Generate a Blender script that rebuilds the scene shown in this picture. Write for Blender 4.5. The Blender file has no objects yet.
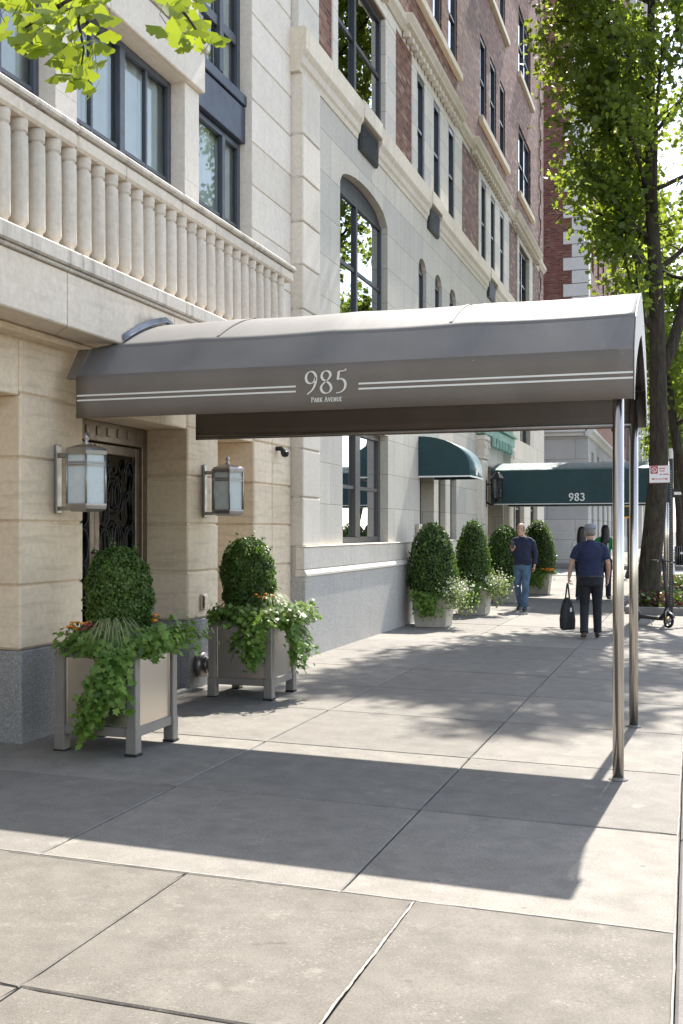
import bpy, math, random
import numpy as np
from mathutils import Vector, Matrix
R = math.radians
PI = math.pi
rng = np.random.default_rng(7)
random.seed(7)
SC = bpy.context.scene
COL = SC.collection

# ------------------------------------------------------------------ helpers
OFF = {}                    # object name -> world offset of its thing

def gz(x):                  # the sidewalk falls gently towards the kerb
    return -0.016 * (x + 2.2)

class MB:
    """collects faces, later linked as ONE mesh object"""
    def __init__(s):
        s.v = []; s.f = []; s.m = []; s.sm = []
    def add(s, vs, fs, mi=0, smooth=False):
        b = len(s.v)
        s.v.extend([tuple(p) for p in vs])
        for f in fs:
            s.f.append([b + i for i in f]); s.m.append(mi); s.sm.append(smooth)
    def quad(s, a, b, c, d, mi=0):
        s.add([a, b, c, d], [(0, 1, 2, 3)], mi)
    def box(s, x0, x1, y0, y1, z0, z1, mi=0, bev=0.0):
        if bev <= 0:
            vs = [(x, y, z) for z in (z0, z1) for y in (y0, y1) for x in (x0, x1)]
            fs = [(0, 2, 3, 1), (4, 5, 7, 6), (0, 1, 5, 4), (2, 6, 7, 3), (0, 4, 6, 2), (1, 3, 7, 5)]
            s.add(vs, fs, mi); return
        b = min(bev, (x1 - x0) * .45, (y1 - y0) * .45, (z1 - z0) * .45)
        V = []; idx = {}
        X = (x0, x1); Y = (y0, y1); Z = (z0, z1)
        for i in (0, 1):
            for j in (0, 1):
                for k in (0, 1):
                    sx, sy, sz = (1, -1)[i], (1, -1)[j], (1, -1)[k]
                    idx[(i, j, k, 'x')] = len(V); V.append((X[i], Y[j] + sy * b, Z[k] + sz * b))
                    idx[(i, j, k, 'y')] = len(V); V.append((X[i] + sx * b, Y[j], Z[k] + sz * b))
                    idx[(i, j, k, 'z')] = len(V); V.append((X[i] + sx * b, Y[j] + sy * b, Z[k]))
        F = []
        for i in (0, 1):
            F.append([idx[(i, 0, 0, 'x')], idx[(i, 1, 0, 'x')], idx[(i, 1, 1, 'x')], idx[(i, 0, 1, 'x')]])
            F.append([idx[(0, i, 0, 'y')], idx[(1, i, 0, 'y')], idx[(1, i, 1, 'y')], idx[(0, i, 1, 'y')]])
            F.append([idx[(0, 0, i, 'z')], idx[(1, 0, i, 'z')], idx[(1, 1, i, 'z')], idx[(0, 1, i, 'z')]])
        for i in (0, 1):
            for j in (0, 1):
                F.append([idx[(i, j, 0, 'x')], idx[(i, j, 1, 'x')], idx[(i, j, 1, 'y')], idx[(i, j, 0, 'y')]])
                F.append([idx[(i, 0, j, 'x')], idx[(i, 1, j, 'x')], idx[(i, 1, j, 'z')], idx[(i, 0, j, 'z')]])
                F.append([idx[(0, i, j, 'y')], idx[(1, i, j, 'y')], idx[(1, i, j, 'z')], idx[(0, i, j, 'z')]])
        for i in (0, 1):
            for j in (0, 1):
                for k in (0, 1):
                    F.append([idx[(i, j, k, 'x')], idx[(i, j, k, 'y')], idx[(i, j, k, 'z')]])
        cx, cy, cz = (x0 + x1) / 2, (y0 + y1) / 2, (z0 + z1) / 2
        G = []
        for f in F:
            p = [Vector(V[q]) for q in f]
            n = (p[1] - p[0]).cross(p[2] - p[0])
            c = sum(p, Vector()) / len(p) - Vector((cx, cy, cz))
            G.append(f if n.dot(c) > 0 else f[::-1])
        s.add(V, G, mi)
    def loft(s, rings, mi=0, smooth=True, caps=True, closed=True):
        n = len(rings[0]); V = [p for r in rings for p in r]; F = []
        for k in range(len(rings) - 1):
            for i in range(n if closed else n - 1):
                j = (i + 1) % n
                F.append((k * n + i, k * n + j, (k + 1) * n + j, (k + 1) * n + i))
        if caps and closed:
            F.append(tuple(range(n))[::-1]); F.append(tuple((len(rings) - 1) * n + i for i in range(n)))
        s.add(V, F, mi, smooth)
    def lathe(s, prof, c=(0, 0, 0), n=16, mi=0, smooth=True):
        rings = [[(c[0] + r * math.cos(2 * PI * i / n), c[1] + r * math.sin(2 * PI * i / n), c[2] + z) for i in range(n)] for r, z in prof]
        s.loft(rings, mi, smooth)
    def tube(s, pts, rad, n=8, mi=0, smooth=True, hint=None):
        P = [Vector(p) for p in pts]
        if not isinstance(rad, (list, tuple)): rad = [rad] * len(P)
        rings = []; u = None
        for i, p in enumerate(P):
            t = (P[min(i + 1, len(P) - 1)] - P[max(i - 1, 0)])
            if t.length < 1e-9: t = Vector((0, 0, 1))
            t.normalize()
            if u is None:
                h = Vector(hint) if hint else (Vector((1, 0, 0)) if abs(t.x) < .9 else Vector((0, 1, 0)))
                u = h
            u = (u - t * u.dot(t))
            if u.length < 1e-6: u = t.orthogonal()
            u.normalize(); w = t.cross(u)
            r = rad[i]; ra, rb = (r if isinstance(r, (list, tuple)) else (r, r))
            rings.append([tuple(p + u * (ra * math.cos(2 * PI * k / n)) + w * (rb * math.sin(2 * PI * k / n))) for k in range(n)])
        s.loft(rings, mi, smooth)
    def prism(s, poly, axis, a, b, mi=0, smooth=False):
        """poly: 2-D outline; axis 'x': (y,z), 'y': (x,z), 'z': (x,y)"""
        def P(p, t):
            return (t, p[0], p[1]) if axis == 'x' else ((p[0], t, p[1]) if axis == 'y' else (p[0], p[1], t))
        n = len(poly)
        V = [P(p, a) for p in poly] + [P(p, b) for p in poly]
        F = [tuple(range(n))[::-1], tuple(range(n, 2 * n))]
        for i in range(n):
            j = (i + 1) % n; F.append((i, j, n + j, n + i))
        s.add(V, F, mi, smooth)
    def build(s, name, mats, parent=None, local=False, fix=True):
        off = Vector((0, 0, 0)) if (local or parent is None) else OFF.get(parent.name, Vector())
        me = bpy.data.meshes.new(name)
        me.from_pydata([(p[0] - off.x, p[1] - off.y, p[2] - off.z) for p in s.v], [], s.f)
        if not isinstance(mats, (list, tuple)): mats = [mats]
        for m in mats: me.materials.append(m)
        if any(s.m): me.polygons.foreach_set('material_index', s.m)
        if any(s.sm): me.polygons.foreach_set('use_smooth', s.sm)
        me.update()
        if fix:
            import bmesh
            bm = bmesh.new(); bm.from_mesh(me)
            bmesh.ops.recalc_face_normals(bm, faces=bm.faces[:]); bm.to_mesh(me); bm.free()
        return link(name, me, parent, off)

def link(name, me, parent=None, off=None):
    o = bpy.data.objects.new(name, me); COL.objects.link(o)
    if parent is not None: o.parent = parent
    OFF[o.name] = off if off is not None else Vector()
    return o

def tag(o, label=None, cat=None, group=None, kind=None):
    if label: o['label'] = label
    if cat: o['category'] = cat
    if group: o['group'] = group
    if kind: o['kind'] = kind
    return o

def thing(name, label, cat, loc=(0, 0, 0), rz=0.0, group=None):
    o = bpy.data.objects.new(name, None); COL.objects.link(o)
    o.empty_display_size = .1
    o.location = loc; o.rotation_euler = (0, 0, rz)
    OFF[o.name] = Vector(loc)
    return tag(o, label, cat, group)

def copy_tree(o, parent=None):
    kids = list(o.children)
    c = o.copy(); COL.objects.link(c); c.parent = parent
    OFF[c.name] = OFF.get(o.name, Vector())
    for k in kids: copy_tree(k, c)
    return c

# leaves: many small leaf-shaped faces as one mesh
T_KITE = ([(0, 0), (.36, .42), (0, 1), (-.36, .42)], [(0, 1, 2, 3)])
T_OVAL = ([(0, 0), (.3, .25), (.3, .65), (0, 1), (-.3, .65), (-.3, .25)], [(0, 1, 2, 3, 4, 5)])
T_IVY = ([(0, 0), (.42, -.12), (.34, .3), (.52, .55), (.2, .58), (0, 1), (-.2, .58), (-.52, .55), (-.34, .3), (-.42, -.12)],
         [(0, 1, 2, 3, 4), (0, 4, 5, 6), (0, 6, 7, 8, 9)])
T_MAPLE = ([(0, 0), (.2, .1), (.5, .2), (.38, .45), (.48, .75), (.2, .68), (0, 1.05), (-.2, .68), (-.48, .75), (-.38, .45), (-.5, .2), (-.2, .1)],
           [(0, 1, 2, 3), (0, 3, 4, 5), (0, 5, 6, 7), (0, 7, 8, 9), (0, 9, 10, 11)])
T_BLADE = ([(-.5, 0), (.5, 0), (.35, .6), (0, 1), (-.35, .6)], [(0, 1, 2, 3, 4)])

def leaf_mesh(name, pts, size, templ=T_KITE, normal=None, tip=None, jitter=1.0, fold=.25, mats=None, parent=None, vary=.35, off=None, r=None):
    r = r or rng
    pts = np.asarray(pts, float); N = len(pts)
    t2, fs = templ
    t = np.array(t2, float); k = len(t)
    nrm = r.normal(size=(N, 3)) * jitter
    if normal is not None: nrm += np.asarray(normal)
    nrm /= np.linalg.norm(nrm, axis=1)[:, None] + 1e-9
    tp = r.normal(size=(N, 3)) * jitter
    if tip is not None: tp += np.asarray(tip)
    tp -= nrm * (tp * nrm).sum(1)[:, None]
    tp /= np.linalg.norm(tp, axis=1)[:, None] + 1e-9
    sd = np.cross(tp, nrm)
    sz = size * (1 + vary * r.uniform(-1, 1, N))
    loc = t - np.array([0, .4])
    V = pts[:, None, :] + sz[:, None, None] * (sd[:, None, :] * loc[None, :, 0, None] + tp[:, None, :] * loc[None, :, 1, None]
                                               + nrm[:, None, :] * (fold * np.abs(t[None, :, 0, None])))
    V = V.reshape(-1, 3)
    o = Vector() if off is None else Vector(off)
    V = V - np.array(o)
    me = bpy.data.meshes.new(name)
    lens = [len(f) for f in fs]; flat = np.array([i for f in fs for i in f])
    L = len(flat); F = len(fs)
    me.vertices.add(len(V)); me.vertices.foreach_set('co', V.ravel().astype(np.float32))
    li = (flat[None, :] + (np.arange(N) * k)[:, None]).ravel()
    me.loops.add(len(li)); me.loops.foreach_set('vertex_index', li.astype(np.int32))
    st = np.concatenate([[0], np.cumsum(lens)[:-1]])
    ls = (st[None, :] + (np.arange(N) * L)[:, None]).ravel()
    me.polygons.add(N * F); me.polygons.foreach_set('loop_start', ls.astype(np.int32))
    me.update(calc_edges=True); me.validate()
    for m in (mats if isinstance(mats, (list, tuple)) else [mats]): me.materials.append(m)
    return link(name, me, parent, o)

# ------------------------------------------------------------------ materials
def _new(name):
    m = bpy.data.materials.new(name); m.use_nodes = True
    nt = m.node_tree; nt.nodes.clear()
    out = nt.nodes.new('ShaderNodeOutputMaterial')
    return m, nt, out

def N(nt, typ, **kw):
    n = nt.nodes.new(typ)
    for k, v in kw.items():
        if k.startswith('i_'):
            n.inputs[k[2:].replace('_', ' ')].default_value = v
        else: setattr(n, k, v)
    return n

def ramp(nt, fac, stops):
    n = nt.nodes.new('ShaderNodeValToRGB')
    e = n.color_ramp.elements
    while len(e) < len(stops): e.new(.5)
    for q, (p, c) in zip(e, stops):
        q.position = p; q.color = (*c, 1) if len(c) == 3 else c
    nt.links.new(fac, n.inputs[0]); return n.outputs[0]

def mixc(nt, fac, a, b, mode='MIX'):
    n = nt.nodes.new('ShaderNodeMix'); n.data_type = 'RGBA'; n.blend_type = mode
    for sock, val in ((0, fac), (6, a), (7, b)):
        if hasattr(val, 'links') or isinstance(val, bpy.types.NodeSocket): nt.links.new(val, n.inputs[sock])
        elif sock == 0: n.inputs[0].default_value = val
        else: n.inputs[sock].default_value = (*val, 1) if len(val) == 3 else val
    return n.outputs[2]

def noise(nt, vec, scale, detail=4, rough=.55):
    n = N(nt, 'ShaderNodeTexNoise'); n.inputs['Scale'].default_value = scale
    n.inputs['Detail'].default_value = detail; n.inputs['Roughness'].default_value = rough
    if vec is not None: nt.links.new(vec, n.inputs['Vector'])
    return n.outputs['Fac']

def wpos(nt):
    return N(nt, 'ShaderNodeNewGeometry').outputs['Position']

def mth(nt, op, a, b=None):
    n = nt.nodes.new('ShaderNodeMath'); n.operation = op
    for i, v in enumerate((a, b)):
        if v is None: continue
        if isinstance(v, bpy.types.NodeSocket): nt.links.new(v, n.inputs[i])
        else: n.inputs[i].default_value = v
    return n.outputs[0]

def pbr(nt, out, color, rough=.6, metal=0.0, bump=None, bstr=.2, bdist=.01, spec=.5, **extra):
    p = nt.nodes.new('ShaderNodeBsdfPrincipled')
    if isinstance(color, bpy.types.NodeSocket): nt.links.new(color, p.inputs['Base Color'])
    else: p.inputs['Base Color'].default_value = (*color, 1)
    if isinstance(rough, bpy.types.NodeSocket): nt.links.new(rough, p.inputs['Roughness'])
    else: p.inputs['Roughness'].default_value = rough
    p.inputs['Metallic'].default_value = metal
    p.inputs['Specular IOR Level'].default_value = spec
    for k, v in extra.items(): p.inputs[k.replace('_', ' ')].default_value = v
    if bump is not None:
        b = nt.nodes.new('ShaderNodeBump'); b.inputs['Strength'].default_value = bstr; b.inputs['Distance'].default_value = bdist
        nt.links.new(bump, b.inputs['Height']); nt.links.new(b.outputs[0], p.inputs['Normal'])
    if out is not None: nt.links.new(p.outputs[0], out.inputs[0])
    return p

def mk(name, color, rough=.6, metal=0.0, var=.12, scale=6.0, bstr=.0, bscale=60.0, spec=.5, **extra):
    m, nt, out = _new(name)
    v = N(nt, 'ShaderNodeTexCoord').outputs['Object']
    n = noise(nt, v, scale, 5)
    a = tuple(max(0, c * (1 - var)) for c in color); b = tuple(min(1, c * (1 + var)) for c in color)
    c = ramp(nt, n, [(.3, a), (.7, b)])
    bm = noise(nt, v, bscale, 3) if bstr > 0 else None
    rr = ramp(nt, noise(nt, v, scale * 2.3, 3), [(.3, (max(.02, rough - .08),) * 3), (.7, (min(1, rough + .08),) * 3)])
    pbr(nt, out, c, rr, metal, bm, bstr, .004, spec, **extra)
    return m

def stone(name, c1, c2, blocks=None, mortar=.004, veins=.0, bstr=.15, speck=0.0, grime=.25, streak=0.0, isl=0.0):
    """limestone / granite; blocks=(w,h,zoff) draws fine joints of ashlar"""
    m, nt, out = _new(name)
    p = wpos(nt)
    n1 = noise(nt, p, 1.3, 6, .6); n2 = noise(nt, p, 22, 6, .65)
    col = ramp(nt, n1, [(.32, c1), (.68, c2)])
    col = mixc(nt, .35, col, ramp(nt, n2, [(.3, tuple(c * .72 for c in c1)), (.7, tuple(min(1, c * 1.15) for c in c2))]))
    sep = N(nt, 'ShaderNodeSeparateXYZ'); nt.links.new(p, sep.inputs[0])
    xy = mth(nt, 'ADD', sep.outputs[0], sep.outputs[1])
    height = mth(nt, 'MULTIPLY', n2, .5)
    if veins:
        mp = N(nt, 'ShaderNodeMapping'); mp.inputs['Rotation'].default_value = (0.7, .2, .4); mp.inputs['Scale'].default_value = (1, 1, 9)
        nt.links.new(p, mp.inputs[0])
        nv = noise(nt, mp.outputs[0], 2.2, 5)
        col = mixc(nt, mth(nt, 'MULTIPLY', ramp(nt, nv, [(.52, (0, 0, 0)), (.66, (1, 1, 1))]), veins), col, tuple(c * .62 for c in c1))
    if speck:
        vo = N(nt, 'ShaderNodeTexVoronoi'); vo.inputs['Scale'].default_value = 160; nt.links.new(p, vo.inputs['Vector'])
        sp = N(nt, 'ShaderNodeSeparateColor'); nt.links.new(vo.outputs['Color'], sp.inputs[0])
        col = mixc(nt, speck, col, ramp(nt, sp.outputs[0], [(.1, (.06, .06, .065)), (.45, (.3, .29, .28)), (.9, (.62, .6, .57))]))
    if streak:
        mp = N(nt, 'ShaderNodeMapping'); mp.inputs['Scale'].default_value = (6, 6, .35); nt.links.new(p, mp.inputs[0])
        ns = noise(nt, mp.outputs[0], 1.6, 5, .6)
        col = mixc(nt, mth(nt, 'MULTIPLY', ramp(nt, ns, [(.5, (0, 0, 0)), (.75, (1, 1, 1))]), streak), col, tuple(c * .45 for c in c1))
    if blocks:
        w, h, zo = blocks
        cb = N(nt, 'ShaderNodeCombineXYZ'); nt.links.new(xy, cb.inputs[0]); nt.links.new(mth(nt, 'SUBTRACT', sep.outputs[2], zo), cb.inputs[1])
        br = N(nt, 'ShaderNodeTexBrick'); nt.links.new(cb.outputs[0], br.inputs['Vector'])
        br.inputs['Scale'].default_value = 1; br.inputs['Brick Width'].default_value = w; br.inputs['Row Height'].default_value = h
        br.inputs['Mortar Size'].default_value = mortar; br.inputs['Mortar Smooth'].default_value = .1
        br.inputs['Color1'].default_value = (1.08, 1.06, 1.03, 1); br.inputs['Color2'].default_value = (.86, .87, .88, 1)
        br.inputs['Mortar'].default_value = (.55, .5, .45, 1)
        col = mixc(nt, 1, col, br.outputs['Color'], 'MULTIPLY')
        height = mth(nt, 'SUBTRACT', height, mth(nt, 'MULTIPLY', br.outputs['Fac'], 1.5))
    if isl:
        ri = N(nt, 'ShaderNodeNewGeometry').outputs['Random Per Island']
        col = mixc(nt, 1, col, ramp(nt, ri, [(0, (1 - isl, 1 - isl * 1.15, 1 - isl * 1.4)), (.5, (1, 1, 1)), (1, (1 + isl * .7,) * 3)]), 'MULTIPLY')
    pbr(nt, out, col, .82, 0, height, bstr, .006, .3)
    return m

def brickmat(name, cols, mortar, w=.21, h=.07, ms=.006):
    m, nt, out = _new(name)
    p = wpos(nt)
    sep = N(nt, 'ShaderNodeSeparateXYZ'); nt.links.new(p, sep.inputs[0])
    xy = mth(nt, 'ADD', sep.outputs[0], sep.outputs[1])
    cb = N(nt, 'ShaderNodeCombineXYZ'); nt.links.new(xy, cb.inputs[0]); nt.links.new(sep.outputs[2], cb.inputs[1])
    br = N(nt, 'ShaderNodeTexBrick'); nt.links.new(cb.outputs[0], br.inputs['Vector'])
    br.inputs['Scale'].default_value = 1; br.inputs['Brick Width'].default_value = w; br.inputs['Row Height'].default_value = h
    br.inputs['Mortar Size'].default_value = ms; br.inputs['Mortar Smooth'].default_value = .1; br.inputs['Bias'].default_value = 0
    br.inputs['Color1'].default_value = (0, 0, 0, 1); br.inputs['Color2'].default_value = (1, 1, 1, 1); br.inputs['Mortar'].default_value = (.5, .5, .5, 1)
    n = noise(nt, p, 1.1, 4)
    f = mth(nt, 'ADD', mth(nt, 'MULTIPLY', br.outputs['Color'], .8), mth(nt, 'MULTIPLY', n, .25))
    col = ramp(nt, f, [(.08, cols[0]), (.45, cols[1]), (.75, cols[2]), (.97, cols[3])])
    col = mixc(nt, br.outputs['Fac'], col, mortar)
    col = mixc(nt, .3, col, ramp(nt, noise(nt, p, 30, 4), [(.3, (.4, .4, .4)), (.7, (1, 1, 1))]), 'MULTIPLY')
    pbr(nt, out, col, .75, 0, mth(nt, 'SUBTRACT', mth(nt, 'MULTIPLY', noise(nt, p, 40, 3), .6), br.outputs['Fac']), .45, .006, .35)
    return m

def leafmat(name, dark, mid, light, trans, tf=.45, rough=.45, spec=.4):
    m, nt, out = _new(name)
    g = N(nt, 'ShaderNodeNewGeometry')
    c = ramp(nt, g.outputs['Random Per Island'], [(.05, dark), (.5, mid), (.95, light)])
    c = mixc(nt, .35, c, ramp(nt, noise(nt, g.outputs['Position'], 1.7, 3), [(.35, dark), (.65, light)]))
    p = pbr(nt, None, c, rough, 0, None, spec=spec)
    t = N(nt, 'ShaderNodeBsdfTranslucent')
    tc = mixc(nt, g.outputs['Random Per Island'], trans, tuple(x * .7 for x in trans))
    nt.links.new(tc, t.inputs[0])
    mx = N(nt, 'ShaderNodeMixShader'); mx.inputs[0].default_value = tf
    nt.links.new(p.outputs[0], mx.inputs[1]); nt.links.new(t.outputs[0], mx.inputs[2]); nt.links.new(mx.outputs[0], out.inputs[0])
    return m

def glassmat(name, tint=(.9, .94, .95), ior=1.5, gain=1.0, rough=0.0, wav=0.0):
    m, nt, out = _new(name)
    tr = N(nt, 'ShaderNodeBsdfTransparent'); tr.inputs[0].default_value = (*tint, 1)
    gl = N(nt, 'ShaderNodeBsdfGlossy'); gl.inputs['Roughness'].default_value = rough; gl.inputs[0].default_value = (.78, .81, .84, 1)
    fr = N(nt, 'ShaderNodeFresnel'); fr.inputs[0].default_value = ior
    mx = N(nt, 'ShaderNodeMixShader')
    fac = mth(nt, 'MINIMUM', mth(nt, 'MULTIPLY', fr.outputs[0], gain), .92)
    nt.links.new(fac, mx.inputs[0]); nt.links.new(tr.outputs[0], mx.inputs[1]); nt.links.new(gl.outputs[0], mx.inputs[2])
    if wav:
        b = N(nt, 'ShaderNodeBump'); b.inputs['Strength'].default_value = wav; b.inputs['Distance'].default_value = .02
        nt.links.new(noise(nt, wpos(nt), 1.5, 1), b.inputs['Height']); nt.links.new(b.outputs[0], gl.inputs['Normal'])
    nt.links.new(mx.outputs[0], out.inputs[0])
    return m

def concrete(name, c1, c2, aggregate=0.0, stain=.25, tint=.10):
    m, nt, out = _new(name)
    g = N(nt, 'ShaderNodeNewGeometry'); p = g.outputs['Position']
    n1 = noise(nt, p, .9, 6, .62); n2 = noise(nt, p, 6, 6, .6); n3 = noise(nt, p, 120, 3, .7)
    col = ramp(nt, n1, [(.3, c1), (.7, c2)])
    col = mixc(nt, .5, col, ramp(nt, n2, [(.3, tuple(c * .82 for c in c1)), (.7, tuple(c * 1.1 for c in c2))]))
    isl = ramp(nt, g.outputs['Random Per Island'], [(0, (1 - tint,) * 3), (.5, (1, 1, 1)), (1, (1 + tint, 1 + tint * .95, 1 + tint * .85))])
    col = mixc(nt, 1, col, isl, 'MULTIPLY')
    col = mixc(nt, .75, col, ramp(nt, n3, [(.28, (.52, .51, .49)), (.5, (.86, .86, .86)), (.72, (1.12, 1.12, 1.12))]), 'MULTIPLY')
    col = mixc(nt, .55, col, ramp(nt, noise(nt, p, 420, 2, .8), [(.3, (.6, .6, .6)), (.7, (1.15, 1.15, 1.15))]), 'MULTIPLY')
    # blotchy stains and small dark spots of old gum
    st = ramp(nt, noise(nt, p, 2.7, 7, .68), [(.55, (0, 0, 0)), (.72, (1, 1, 1))])
    col = mixc(nt, mth(nt, 'MULTIPLY', st, stain), col, tuple(c * .55 for c in c1))
    st2 = ramp(nt, noise(nt, p, 4.1, 7, .7), [(.60, (0, 0, 0)), (.72, (1, 1, 1))])
    col = mixc(nt, mth(nt, 'MULTIPLY', st2, stain * .9), col, tuple(min(1, c * 1.5) for c in c2))
    vo = N(nt, 'ShaderNodeTexVoronoi'); vo.inputs['Scale'].default_value = 4.5; nt.links.new(p, vo.inputs['Vector'])
    sp = ramp(nt, vo.outputs['Distance'], [(.055, (1, 1, 1)), (.085, (0, 0, 0))])
    sc = N(nt, 'ShaderNodeSeparateColor'); nt.links.new(vo.outputs['Color'], sc.inputs[0])
    pick = ramp(nt, sc.outputs[0], [(.60, (0, 0, 0)), (.63, (1, 1, 1))])
    col = mixc(nt, mth(nt, 'MULTIPLY', mth(nt, 'MULTIPLY', sp, pick), .55), col, (.09, .085, .08))
    hgt = mth(nt, 'ADD', mth(nt, 'MULTIPLY', n3, .5), mth(nt, 'MULTIPLY', n2, .8))
    if aggregate:
        v2 = N(nt, 'ShaderNodeTexVoronoi'); v2.inputs['Scale'].default_value = 55; nt.links.new(p, v2.inputs['Vector'])
        s2 = N(nt, 'ShaderNodeSeparateColor'); nt.links.new(v2.outputs['Color'], s2.inputs[0])
        worn = ramp(nt, noise(nt, p, 1.6, 6, .7), [(.42, (0, 0, 0)), (.62, (1, 1, 1))])
        peb = mth(nt, 'MULTIPLY', ramp(nt, v2.outputs['Distance'], [(.25, (1, 1, 1)), (.5, (0, 0, 0))]), worn)
        peb = mth(nt, 'MULTIPLY', peb, ramp(nt, s2.outputs[1], [(.5, (0, 0, 0)), (.6, (1, 1, 1))]))
        col = mixc(nt, mth(nt, 'MULTIPLY', peb, aggregate), col, ramp(nt, s2.outputs[0], [(.1, (.16, .13, .1)), (.5, (.42, .38, .33)), (.9, (.68, .64, .6))]))
        hgt = mth(nt, 'ADD', hgt, mth(nt, 'MULTIPLY', peb, .6))
        v3 = N(nt, 'ShaderNodeTexVoronoi'); v3.inputs['Scale'].default_value = 30; nt.links.new(p, v3.inputs['Vector'])
        s3 = N(nt, 'ShaderNodeSeparateColor'); nt.links.new(v3.outputs['Color'], s3.inputs[0])
        pit = mth(nt, 'MULTIPLY', ramp(nt, v3.outputs['Distance'], [(.06, (1, 1, 1)), (.14, (0, 0, 0))]), ramp(nt, s3.outputs[0], [(.75, (0, 0, 0)), (.8, (1, 1, 1))]))
        col = mixc(nt, mth(nt, 'MULTIPLY', pit, .6), col, (.1, .085, .07))
        hgt = mth(nt, 'SUBTRACT', hgt, mth(nt, 'MULTIPLY', pit, .8))
    pbr(nt, out, col, .85, 0, hgt, .3, .006, .3)
    return m

M = {}
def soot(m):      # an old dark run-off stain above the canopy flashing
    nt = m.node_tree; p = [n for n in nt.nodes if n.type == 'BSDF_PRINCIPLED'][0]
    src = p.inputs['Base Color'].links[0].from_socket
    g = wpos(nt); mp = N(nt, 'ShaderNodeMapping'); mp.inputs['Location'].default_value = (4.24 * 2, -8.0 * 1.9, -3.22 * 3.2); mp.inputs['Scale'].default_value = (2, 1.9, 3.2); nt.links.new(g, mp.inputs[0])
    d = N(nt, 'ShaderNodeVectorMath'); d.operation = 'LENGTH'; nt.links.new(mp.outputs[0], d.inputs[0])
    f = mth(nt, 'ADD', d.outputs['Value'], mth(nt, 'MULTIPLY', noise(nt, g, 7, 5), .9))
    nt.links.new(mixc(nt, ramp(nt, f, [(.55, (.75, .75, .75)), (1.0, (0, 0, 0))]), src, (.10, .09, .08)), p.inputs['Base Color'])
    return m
M['lime'] = stone('limestone_pier', (.70, .565, .405), (.80, .67, .50), veins=.34, bstr=.14, isl=.10, streak=.14)
M['lime_pale'] = stone('limestone_upper', (.69, .62, .53), (.78, .705, .61), veins=.06, bstr=.1)
M['lime_block'] = stone('limestone_blocks', (.69, .62, .53), (.78, .705, .61), veins=.08, bstr=.1, isl=.07, streak=.12)
M['lime_ledge'] = stone('limestone_ledge_weathered', (.48, .43, .365), (.61, .55, .47), streak=.8, bstr=.25)
M['fascia'] = stone('limestone_fascia', (.63, .55, .45), (.72, .64, .535), blocks=(1.69, 1.0, 2.9), mortar=.006, veins=.2, bstr=.12, streak=.2)
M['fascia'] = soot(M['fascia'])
M['baluster'] = stone('baluster_stone', (.58, .505, .41), (.68, .60, .50), streak=.4, bstr=.15)
M['ashlar'] = stone('ashlar_limestone', (.53, .485, .415), (.61, .565, .49), blocks=(1.3, .54, 1.40), mortar=.005, bstr=.12, streak=.22)
M['quoin'] = stone('quoin_limestone', (.60, .54, .45), (.70, .63, .54), veins=.08, bstr=.12, isl=.08, streak=.12)
M['belt'] = stone('belt_course_stone', (.60, .52, .41), (.70, .62, .51), streak=.25, bstr=.2)
M['surround'] = stone('window_surround_stone', (.64, .59, .51), (.73, .68, .6), blocks=(3, .45, .1), mortar=.005, bstr=.12)
M['granite'] = stone('grey_granite', (.20, .192, .182), (.27, .26, .245), speck=.32, bstr=.1, streak=.2)
M['granite_pale'] = stone('pale_granite', (.43, .395, .35), (.54, .50, .445), speck=.45, bstr=.1, streak=.15)
M['greystone'] = stone('grey_ashlar', (.40, .39, .38), (.52, .50, .47), blocks=(2.6, .95, .2), mortar=.012, bstr=.1)
M['brick'] = brickmat('mottled_brick', [(.085, .030, .021), (.185, .070, .045), (.245, .110, .073), (.38, .26, .19)], (.24, .18, .13))
M['brick_red'] = brickmat('red_brick', [(.10, .032, .024), (.19, .058, .042), (.23, .08, .058), (.26, .13, .10)], (.22, .16, .13), .23, .085, .008)
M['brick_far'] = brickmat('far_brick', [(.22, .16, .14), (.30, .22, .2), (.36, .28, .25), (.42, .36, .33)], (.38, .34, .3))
M['white_stone'] = stone('white_quoin_stone', (.62, .6, .57), (.72, .7, .66), bstr=.08)
M['frame_slate'] = mk('slate_window_paint', (.060, .068, .085), .42, 0, .08)
M['frame_black'] = mk('dark_window_paint', (.030, .031, .036), .4, 0, .1)
M['frame_brown'] = mk('umber_window_paint', (.075, .066, .06), .45, 0, .1)
M['spandrel'] = mk('slate_spandrel', (.040, .052, .078), .35, .2, .2, 3)
M['glass'] = glassmat('window_glass', (.80, .86, .86), 1.5, 1.25, 0, .03)
M['glass_dark'] = glassmat('dark_window_glass', (.35, .38, .4), 1.6, 3.0, 0, .05)
M['glass_sash'] = glassmat('sash_window_glass', (.30, .33, .34), 1.5, 1.1, 0, .05)
M['frosted'] = mk('frosted_lamp_glass', (.52, .57, .57), .3, 0, .05, spec=.6)
M['curtain'] = mk('sheer_curtain', (.80, .82, .78), .9, 0, .06)
M['room'] = mk('dim_room', (.07, .07, .07), .9, 0, .2, 1)
M['shade'] = mk('roller_blind', (.55, .53, .48), .9, 0, .05)
M['bronze'] = mk('bronze_metal', (.20, .155, .115), .42, .75, .2, 8)
M['lead'] = mk('lead_flashing', (.20, .215, .25), .45, .4, .2, 8)
M['nickel'] = mk('nickel_lamp_metal', (.33, .31, .29), .36, .85, .15, 10)
M['iron'] = mk('black_wrought_iron', (.012, .012, .013), .45, .3, .2)
M['steel'] = None
M['canvas'] = None
M['door_glass'] = glassmat('door_glass', (.25, .27, .27), 1.5, 1.6)
M['planter_frame'] = mk('taupe_planter_paint', (.21, .19, .168), .5, .15, .12, 5)
M['pot'] = stone('cast_stone_pot', (.40, .36, .30), (.52, .47, .40), streak=.3)
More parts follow.
